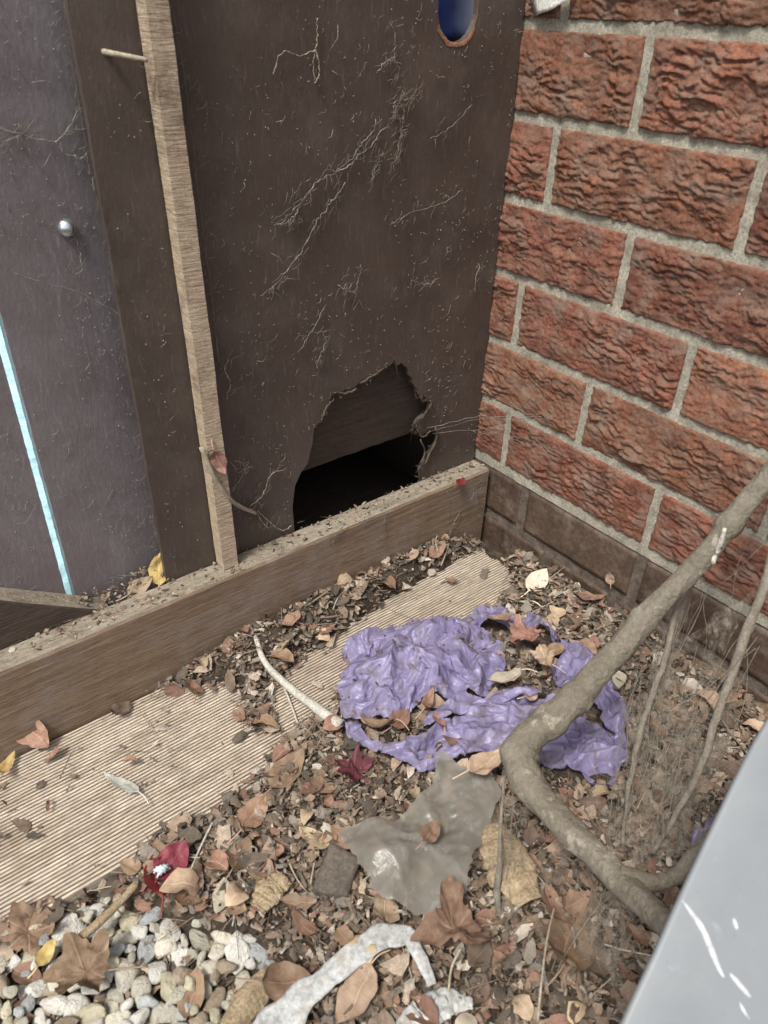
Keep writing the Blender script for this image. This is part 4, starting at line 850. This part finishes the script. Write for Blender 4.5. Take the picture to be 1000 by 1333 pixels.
stick('thin_twig', [fl(80, 866, -0.045), fl(82, 876, -0.048), fl(92, 878, -0.052), fl(99, 868, -0.048)], 0.0014, 0.001, LM['yellow'], 'yellow curl of stalk stuck on the beam front')
stick('thin_twig', [fl(88, 1235, -0.106), fl(130, 1200, -0.103), fl(160, 1170, -0.102), fl(178, 1150, -0.100)], 0.0042, 0.003, M['barkslab'], 'tan flat stalk lying across the pebbles to the crimson leaf')
stick('thin_twig', [fl(600, 1235, -0.085), fl(588, 1260, -0.095), fl(583, 1300, -0.105)], 0.0011, 0.0008, M['root'], 'thin leaf stalk hanging from the big curled leaf')
stick('thin_twig', [fl(700, 1330, -0.06), fl(705, 1280, -0.05), fl(712, 1225, -0.055), fl(722, 1180, -0.07)], 0.0010, 0.0007, M['root'], 'upright straw below the thick branch')
stick('thin_twig', [fl(390, 770, -0.105), fl(420, 755, -0.102), fl(450, 748, -0.106)], 0.0015, 0.001, M['root'], 'short twig on the leaf heap against the beam')
TW = 'thin brown twig lying in the leaf litter'
for i, (x, y) in enumerate(free_spot(44)):
    a = RNG.uniform(0, 6.28); L = RNG.uniform(0.012, 0.035); h_ = hsurf(x, y)+RNG.uniform(0.004, 0.010); d = np.array([math.cos(a), math.sin(a), RNG.normal(0, 0.12)]); q = np.array([x, y, h_])
    stick('thin_twig', [q-d*L, q+RNG.normal(0, 0.0025, 3), q+d*L], RNG.uniform(0.0006, 0.0013), 0.0005, M['root'] if i % 3 else M['stick'], ('thin brown twig ' if i % 3 else 'thin pale straw ')+zone(x, y), n=8, sides=5, group='twigs in the litter')
slab_pts = [fl(u, v, -0.092) for u, v in ((640, 1075), (655, 1110), (672, 1145), (690, 1175))]
ribbon('bark_slab', slab_pts, [0.018, 0.042, 0.044, 0.02], M['barkslab'], 14, 0.12, 0.05, label='slab of pale tan bark under the thick branch', cat='bark')
ribbon('bark_slab', [fl(u, v, -0.102) for u, v in ((335, 1185), (352, 1160), (372, 1142))], [0.012, 0.026, 0.016], M['barkslab'], 24, 0.12, 0.05, label='small piece of tan bark left of the dark stone', cat='bark')

# ---- pale fluff on the crimson leaf
ft = MB(); q0 = fl(212, 1132, -0.098)
for k in range(60):
    a = RNG.uniform(0, 6.28); L = 0.0062*RNG.random()**1.1; e = q0+np.array([math.cos(a)*L*1.4, math.sin(a)*L, RNG.uniform(-0.004, 0.002)]); m_ = (q0+e)/2+np.array([0, 0, 0.002])+RNG.normal(0, 0.0012, 3)
    ft.tube([q0+RNG.normal(0, 0.0015, 3), m_, e], [0.0014, 0.0011, 0.0006], 6)
ft.build('bird_dropping', M['feather'], label='pale blue-white splash of fluff on the crimson leaf', cat='fluff')

# ---- white paper corner at the top of the wall
pp = [wl(688, -12, -0.006), wl(700, 22, -0.006), wl(742, 2, -0.010), wl(752, -30, -0.010)]
V = []
for i in range(8):
    for j in range(8):
        a, b = i/7, j/7; q = (np.array(pp[0])*(1-a)+np.array(pp[3])*a)*(1-b)+(np.array(pp[1])*(1-a)+np.array(pp[2])*a)*b; V.append(q+np.array([-0.003*math.sin(a*3)-0.002*b, 0, 0.001*math.sin(7*a+b)]))
o = mk('paper_scrap', V, gridF(8, 8), M['paper'], label='white paper scrap on the brick wall at the top', cat='paper'); m_ = o.modifiers.new('thickness', 'SOLIDIFY'); m_.thickness = 0.0006

# ---- the thick bent branch
def branch(name, pts, radii, sides=28, n=110, parent=None, mat=None, seed=1, rough=0.10, knots=(), **kw):
    P, t = smooth_path(pts, n); R = np.interp(t, np.linspace(0, 1, len(radii)), radii)
    for kt, kw_, ka in knots: R = R*(1+ka*np.exp(-((t-kt)/kw_)**2))
    P = P+np.stack([fbm(t*9, t*0+i*3.3, 2, seed) for i in range(3)], -1)*0.0024
    j = np.arange(sides)/sides*2*np.pi
    wob = 1+rough*fbm(t[:, None]*16+np.cos(j)[None]*0.8, np.sin(j)[None]*1.3+t[:, None]*3, 3, seed+2)+0.05*pn(t[:, None]*60+np.cos(j)[None]*2, np.sin(j)[None]*2.5+0*t[:, None], seed+9)
    mb = MB(); mb.tube(P, R, sides, 0, wob); return mb.build(name, mat or M['bark'], parent, **kw)
br = empty('thick_branch', dp(690, 980, 0.66), label='thick bent grey-brown branch across the right foreground', cat='branch')
branch('main_stem', [dp(1120, 500, 0.62), dp(1000, 622, 0.645), dp(945, 690, 0.655), dp(860, 785, 0.668), dp(780, 872, 0.672), dp(720, 935, 0.67), dp(690, 962, 0.665), dp(678, 990, 0.655), dp(690, 1025, 0.635), dp(735, 1075, 0.60), dp(800, 1138, 0.555), dp(860, 1195, 0.51), dp(930, 1270, 0.46)],
       [0.0081, 0.0084, 0.0097, 0.0095, 0.0097, 0.0113, 0.0123, 0.0132, 0.0149, 0.0117, 0.0101, 0.0097, 0.0095], 30, 150, br, None, 3, 0.20, knots=((0.235, 0.012, 0.30), (0.40, 0.008, 0.14), (0.535, 0.010, 0.24), (0.585, 0.012, 0.20), (0.65, 0.010, 0.22), (0.78, 0.008, 0.12), (0.665, 0.006, -0.06)))
branch('side_shoot', [dp(805, 1140, 0.55), dp(845, 1150, 0.545), dp(880, 1140, 0.55), dp(915, 1100, 0.56), dp(960, 1060, 0.57)], [0.009, 0.006, 0.0055, 0.005, 0.004], 14, 40, br, None, 5)
branch('twig_stub', [dp(928, 735, 0.652), dp(935, 712, 0.648), dp(945, 688, 0.636)], [0.0022, 0.0026, 0.0016], 10, 12, br, M['stick'], 7)
branch('dry_vine', [dp(1030, 640, 0.66), dp(1000, 745, 0.66), dp(968, 835, 0.66), dp(935, 930, 0.66), dp(905, 1015, 0.66), dp(850, 1110, 0.66)], [0.005, 0.0046, 0.0042, 0.0036, 0.003, 0.0018], 12, 60, None, M['dirtyweb'], 8, 0.3, label='web-covered stem behind the branch at the right edge', cat='stem')
branch('dry_vine', [dp(905, 745, 0.72), dp(880, 800, 0.70), dp(862, 870, 0.69), dp(835, 950, 0.69), dp(818, 1030, 0.69), dp(812, 1100, 0.69)], [0.0022, 0.0026, 0.003, 0.003, 0.0024, 0.0016], 10, 50, None, M['dirtyweb'], 9, 0.4, label='thin web-covered stem hanging below the thick branch', cat='stem')
branch('dry_vine', [dp(657, 1010, 0.62), dp(652, 1080, 0.62), dp(648, 1150, 0.63), dp(655, 1230, 0.64), dp(668, 1300, 0.65), dp(690, 1350, 0.66)], [0.0010, 0.0015, 0.0032, 0.0028, 0.0042, 0.003], 10, 50, None, M['dirtyweb'], 12, 0.5, label='dusty rope of web hanging beneath the branch elbow', cat='web')

# ---- cobwebs among the stems at the right
def sheet(name, corners, nu, nv, seed, parent, wav=0.012):
    a, b, c, d = [np.array(q) for q in corners]; V = []
    for i in range(nu):
        for j in range(nv):
            s, t = i/(nu-1), j/(nv-1); sc_ = 1-0.35*math.sin(math.pi*t)*(1-0)  # narrows half way down
            s2 = 0.5+(s-0.5)*sc_; q = (a*(1-s2)+b*s2)*(1-t)+(d*(1-s2)+c*s2)*t
            V.append(q+wav*np.array([float(fbm(s*2.5, t*2.5, 3, seed+k)) for k in range(3)]))
    return mk(name, V, gridF(nu, nv), M['websheet'], parent)
def strands(mb, A, B, n, spread, sag, r, seed):
    for k in range(max(3, int(n*0.6))):
        a = np.array(A)+RNG.normal(0, spread, 3); b = np.array(B)+RNG.normal(0, spread, 3); m = (a+b)/2+RNG.normal(0, sag, 3); P, t = smooth_path([a, (a+m)/2+RNG.normal(0, sag*0.3, 3), m, (b+m)/2+RNG.normal(0, sag*0.3, 3), b], 14)
        mb.tube(P+RNG.normal(0, 0.0007, P.shape), r*RNG.uniform(0.15, 0.8)*(1+0.8*pn(t*9, t*0+k*1.7, seed)), 4)
cw = empty('cobweb', dp(840, 950, 0.68), label='grey dusty cobweb hanging between branch and stems at the right', cat='cobweb')
sheet('web_sheet', (dp(800, 860, 0.70), dp(905, 745, 0.71), dp(850, 1130, 0.66), dp(790, 1090, 0.68)), 24, 34, 3, cw)
sheet('web_sheet', (dp(845, 870, 0.71), dp(985, 760, 0.69), dp(920, 1080, 0.66), dp(830, 1140, 0.67)), 24, 34, 11, cw)
sheet('web_sheet', (dp(815, 930, 0.72), dp(910, 900, 0.72), dp(900, 1100, 0.70), dp(800, 1110, 0.70)), 20, 24, 17, cw)
sheet('web_sheet', (dp(830, 960, 0.71), dp(960, 930, 0.68), dp(900, 1140, 0.63), dp(815, 1130, 0.66)), 22, 22, 41, cw)
sheet('web_sheet', (dp(850, 1000, 0.70), dp(980, 860, 0.68), dp(930, 1090, 0.62), dp(840, 1120, 0.65)), 22, 22, 47, cw)
mb = MB()
for A, B, n_, sp_, sg, r in ((dp(880, 800, 0.70), dp(815, 1080, 0.68), 16, 0.010, 0.012, 0.0006), (dp(905, 755, 0.71), dp(840, 1000, 0.69), 12, 0.008, 0.012, 0.0006), (dp(970, 830, 0.67), dp(860, 1100, 0.66), 14, 0.010, 0.014, 0.0006), (dp(830, 870, 0.70), dp(800, 1120, 0.68), 10, 0.010, 0.012, 0.0005), (dp(985, 700, 0.70), dp(900, 790, 0.72), 9, 0.012, 0.008, 0.0006), (dp(760, 1080, 0.62), dp(790, 1260, 0.62), 10, 0.02, 0.012, 0.0006), (dp(655, 1040, 0.63), dp(660, 1310, 0.66), 14, 0.008, 0.008, 0.0006), (dp(840, 1150, 0.58), dp(740, 1290, 0.62), 10, 0.016, 0.014, 0.0006), (dp(800, 1000, 0.69), dp(950, 960, 0.67), 8, 0.02, 0.012, 0.0004)):
    strands(mb, A, B, n_, sp_, sg, r, 4)
mb.build('web_strands', M['dirtyweb'], cw)
cw2 = empty('cobweb', dp(760, 1230, 0.60), label='dusty cobweb under the lower end of the thick branch', cat='cobweb')
sheet('web_sheet', (dp(700, 1130, 0.61), dp(850, 1190, 0.55), dp(830, 1330, 0.58), dp(700, 1340, 0.66)), 22, 22, 23, cw2)
sheet('web_sheet', (dp(625, 1060, 0.63), dp(690, 1040, 0.63), dp(700, 1330, 0.67), dp(640, 1330, 0.68)), 16, 26, 29, cw2)
cw3 = empty('cobweb', wl(665, 545, -0.012), label='torn white cobweb across the corner of board and bricks', cat='cobweb'); mb = MB()
for A, B, n_ in ((wl(620, 560, -0.02), wl(740, 590, -0.01), 7), (wl(665, 528, -0.01), wl(690, 560, -0.012), 9), (bk(560, 560, -0.006), wl(700, 540, -0.012), 4), (wl(660, 540, -0.01), wl(720, 545, -0.01), 6)): strands(mb, A, B, n_, 0.004, 0.005, 0.00035, 6)
mb.build('web_strands', M['web'], cw3)

# ---- webs and rootlets on the board and the gate
def web(label, lines, r, mat='web', y=-0.002, jit=0.0012, fuzz=0, cat='cobweb', name='cobweb', part='web_thread'):
    root = None; allp = []
    for ln in lines:
        P, t = smooth_path([bk(u, v, y-0.001) for u, v in ln], max(10, 7*len(ln))); P = P+RNG.normal(0, jit*0.2, P.shape)+jit*1.6*np.stack([fbm(t*8, t*0+k_*2.7+len(allp), 3, 5) for k_ in range(3)], -1); P[:, 1] = np.minimum(P[:, 1], y)
        if root is None: root = empty(name, P[0], label=label, cat=cat)
        mb = MB(); mb.tube(P, 0.46*r*(0.35+1.0*np.abs(fbm(t*7, t*0+len(allp), 2, 3))*2), 5); mb.build(part, M[mat], root); allp.append(P)
    if fuzz:
        A = np.vstack(allp); mb = MB()
        for k in range(fuzz):
            q = A[RNG.integers(len(A))]+np.array([RNG.normal(0, 0.004), 0, RNG.normal(0, 0.004)]); a = RNG.normal(0.9, 0.5)+math.pi*RNG.integers(2); L = RNG.uniform(0.003, 0.016); e = q+np.array([math.cos(a)*L, RNG.uniform(-0.004, 0.0), math.sin(a)*L]); e[1] = min(e[1], y)
            mb.tube([q, (q+e)/2+RNG.normal(0, 0.0012, 3), e], r*RNG.uniform(0.10, 0.26), 4)
        mb.build('loose_fibres', M['dirtyweb'], root, kind='stuff')
    return root
web('forked pale dry rootlet high on the brown board', [[(356, 98), (362, 75), (372, 66), (390, 72), (405, 68), (412, 64)], [(413, 25), (413, 45), (411, 66)], [(411, 66), (408, 85), (410, 105)], [(411, 66), (416, 85), (413, 104), (408, 107)]], 0.0013, 'root', jit=0.0009, name='dry_rootlet', cat='rootlet', part='root_fork')
web('small hairy cobweb knot below the rootlets at upper centre', [[(508, 30), (514, 45), (513, 75)], [(513, 75), (500, 82), (490, 95)], [(513, 75), (520, 90), (516, 105)], [(505, 78), (522, 82)]], 0.0008, fuzz=26)
web('long diagonal cobweb in the middle of the brown board', [[(356, 294), (368, 288), (380, 275), (395, 258), (410, 240), (418, 232)], [(360, 293), (375, 290), (390, 270)], [(418, 232), (440, 222), (455, 208), (470, 190), (485, 170), (490, 155)], [(440, 225), (465, 205), (485, 185), (505, 160)], [(340, 384), (362, 368), (372, 352), (388, 335), (402, 310), (415, 285)], [(415, 285), (432, 262), (450, 240)]], 0.0010, fuzz=130, jit=0.0016)
web('shaggy cobweb tuft with a white egg sac on the board', [[(508, 136), (520, 130), (535, 128), (545, 132)], [(510, 138), (520, 155), (522, 175), (516, 200), (512, 222)], [(526, 135), (525, 160), (521, 180)], [(484, 235), (490, 215), (498, 198)]], 0.0010, fuzz=110, jit=0.0016)
web('curled wisp of cobweb above the torn hole', [[(388, 460), (400, 440), (412, 420), (422, 400)], [(412, 480), (418, 460), (424, 445), (420, 432)], [(445, 375), (460, 380), (468, 360), (470, 345)], [(440, 372), (455, 378), (464, 382)]], 0.0009, fuzz=50)
web('pale web streak near the right edge of the board', [[(560, 180), (580, 170), (600, 152), (615, 135)], [(535, 365), (555, 370), (570, 363)], [(510, 290), (540, 275), (575, 265), (600, 248)], [(625, 345), (620, 360), (618, 380)]], 0.0008, fuzz=60)
web('white branching web line across the left edge of the gate', [[(-10, 165), (20, 172), (45, 180), (72, 182), (90, 165), (98, 150), (112, 138), (122, 130)], [(72, 184), (85, 200), (105, 205), (113, 200)], [(-10, 185), (12, 182), (25, 175)], [(112, 200), (118, 225), (124, 250)], [(122, 130), (126, 110), (124, 85)]], 0.0011, fuzz=50, y=YG-0.002)
web('long sagging web thread low on the upper gate', [[(20, 356), (60, 368), (100, 378), (130, 395), (160, 412)], [(95, 300), (102, 320), (106, 350), (98, 358)], [(180, 320), (195, 305), (208, 303)]], 0.0007, fuzz=30, y=YG-0.002)
web('matted web and dirt along the joint of gate and board', [[(84, 0), (90, 60), (100, 120), (112, 190), (125, 250), (138, 300), (150, 360), (160, 400), (168, 440), (178, 495), (190, 590), (200, 680), (205, 705)], [(165, 425), (170, 460), (176, 490)], [(195, 670), (203, 690), (210, 705)], [(205, 680), (215, 695), (208, 710)]], 0.0009, mat='dirtyweb', fuzz=170, y=YG-0.003)
web('tangle of rootlets beside the foot of the batten', [[(300, 600), (310, 615), (318, 610), (312, 625), (302, 640)], [(295, 520), (300, 500), (292, 480), (298, 470)], [(305, 600), (315, 602), (320, 615)], [(325, 660), (345, 640), (350, 620), (370, 610)], [(300, 640), (306, 660), (330, 665), (350, 690)], [(335, 665), (365, 690), (380, 685)]], 0.0011, mat='root', fuzz=70, y=-0.004)
web('line of dust and web down the strip beside the batten', [[(226, 10), (238, 90), (250, 180), (262, 280), (275, 380), (285, 470)]], 0.0008, mat='dirtyweb', fuzz=60, y=-0.004)
web('dangling dirty web threads on the beam at the corner', [[(583, 640), (585, 665), (590, 690), (595, 705)], [(618, 630), (625, 655), (632, 672)], [(470, 680), (478, 672), (490, 665)], [(600, 665), (592, 680), (585, 700)], [(505, 665), (500, 680), (503, 690)], [(430, 700), (440, 695), (450, 680)]], 0.0011, 'dirtyweb', -0.0358, fuzz=70)
# fine fibres and specks stuck all over the boards
def fuzzfield(name, parent, x0, x1, z0, z1, y, n, mat, excl):
    mb = MB()
    for k in range(n):
        x_, z_ = RNG.uniform(x0, x1), RNG.uniform(z0, z1)
        if excl is not None and bool(inpoly(np.array([x_]), np.array([z_]), excl)[0]): continue
        if (x_+0.0995)**2 < 0.030**2 and z_ > 0.495: continue
        if fbm(x_*11, z_*11, 3, 31)+RNG.normal(0, 0.12) < -0.05: continue
        if RNG.random() < 0.55:
            r = RNG.uniform(0.0002, 0.0008); mb.tube([(x_, y, z_), (x_+r*0.6, y-r, z_+r*0.4), (x_+r, y-0.0002, z_+r)], [r*0.5, r, r*0.4], 5)
        else:
            a = RNG.normal(0.85, 0.55); L = RNG.lognormal(-5.6, 0.7); L = min(L, 0.045); e = np.array([math.cos(a)*L, 0, math.sin(a)*L]); q = np.array([x_, y, z_]); md = q+e*0.5+np.array([RNG.normal(0, L*0.13), -RNG.uniform(0, 0.003), RNG.normal(0, L*0.13)])
            mb.tube([q, md, q+e], [0.00012*RNG.uniform(0.5, 1.9)]*3, 3)
    return mb.build(name, M[mat], parent, kind='stuff')
fuzzfield('dust_fibres', board, -0.40, -0.008, 0.0, 0.62, -0.0008, 2400, 'web', [tuple(q) for q in hp])
fuzzfield('dust_fibres', board, -0.47, -0.43, 0.0, 0.62, -0.0008, 120, 'web', None)
fuzzfield('dust_fibres', gate, -0.72, -0.475, 0.02, 0.62, YG-0.0008, 1800, 'web', [(xg_l-0.001, 0), (xg_r+0.001, 0), (xg_r+0.001, 0.7), (xg_l-0.001, 0.7)])

# ---- the grey lid close to the lens
ed = [dp(u, v, d) for u, v, d in ((1090, 800, 0.42), (1000, 940, 0.40), (967, 1000, 0.39), (935, 1066, 0.38), (888, 1166, 0.365), (855, 1240, 0.355), (812, 1333, 0.345), (760, 1460, 0.33))]
P, t = smooth_path(ed, 50); T = np.gradient(P, axis=0); T /= np.linalg.norm(T, axis=1)[:, None]
nrm = np.cross(P[-1]-P[0], RT+0.15*FW); nrm /= np.linalg.norm(nrm); nrm = nrm if nrm[2] > 0 else -nrm
V = []; secs = []
for k in range(len(P)):
    outd = np.cross(T[k], nrm); outd /= np.linalg.norm(outd); outd = outd if outd@RT > 0 else -outd
    row = [P[k]+outd*0.004-nrm*0.005, P[k]+outd*0.0004-nrm*0.004, P[k]-nrm*0.0022, P[k]+outd*0.0004-nrm*0.0006, P[k]+outd*0.0016]+[P[k]+outd*s_+nrm*0.0015*float(fbm(k*0.06, s_*14, 2, 3)) for s_ in (0.02, 0.05, 0.09, 0.14, 0.22)]+[P[k]+outd*0.22-nrm*0.005]
    V += row
m = 11; F = [(k*m+j, (k+1)*m+j, (k+1)*m+(j+1) % m, k*m+(j+1) % m) for k in range(len(P)-1) for j in range(m)]
lid = empty('plastic_sheet', P[25], label='pale grey plastic sheet edge close up at the bottom right', cat='plastic sheet')
mk('sheet_face', V, F, M['slab'], lid)
def on_lid(u, v):
    d = FW+RT*(u-500)/FPX-UP*(v-666.5)/FPX; return CAM+d*(((P[25]+nrm*0.0010-CAM)@nrm)/(d@nrm))
mb = MB()  # white ridges paint the sheet's glossy reflected streak, with scratches beside it
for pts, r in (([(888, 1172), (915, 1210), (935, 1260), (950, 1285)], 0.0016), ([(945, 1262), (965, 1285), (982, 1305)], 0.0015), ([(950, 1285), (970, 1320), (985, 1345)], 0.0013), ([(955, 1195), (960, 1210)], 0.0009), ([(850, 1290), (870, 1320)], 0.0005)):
    Q, t = smooth_path([on_lid(u, v) for u, v in pts], 24); mb = MB(); mb.tube(Q, r*np.sqrt(np.maximum(0.08, np.sin(np.pi*t))), 8); mb.build('scuff_glint_ridge', M['scuff_glint'], lid)

# ---- look-alikes with the same words: tell them apart by their order across the picture
from collections import defaultdict
same = defaultdict(list)
for o in COL.objects:
    if o.parent is None and o.get('label') and o.get('kind') is None: same[o['label']].append(o)
def across(o):
    d = np.array(o.location)-CAM; return float(d@RT)/float(d@FW)
ORD = ['leftmost', 'second from left', 'third from left', 'fourth from left', 'fifth from left', 'sixth from left', 'seventh from left', 'eighth from left', 'ninth from left', 'tenth from left', 'eleventh from left', 'twelfth from left']
for lab, os_ in same.items():
    if len(os_) < 2: continue
    os_.sort(key=across); n_ = len(os_)
    for k, o in enumerate(os_):
        w_ = ('the left one', 'the right one')[k] if n_ == 2 else 'rightmost' if k == n_-1 else ORD[min(k, 11)]
        o['label'] = lab+', '+w_
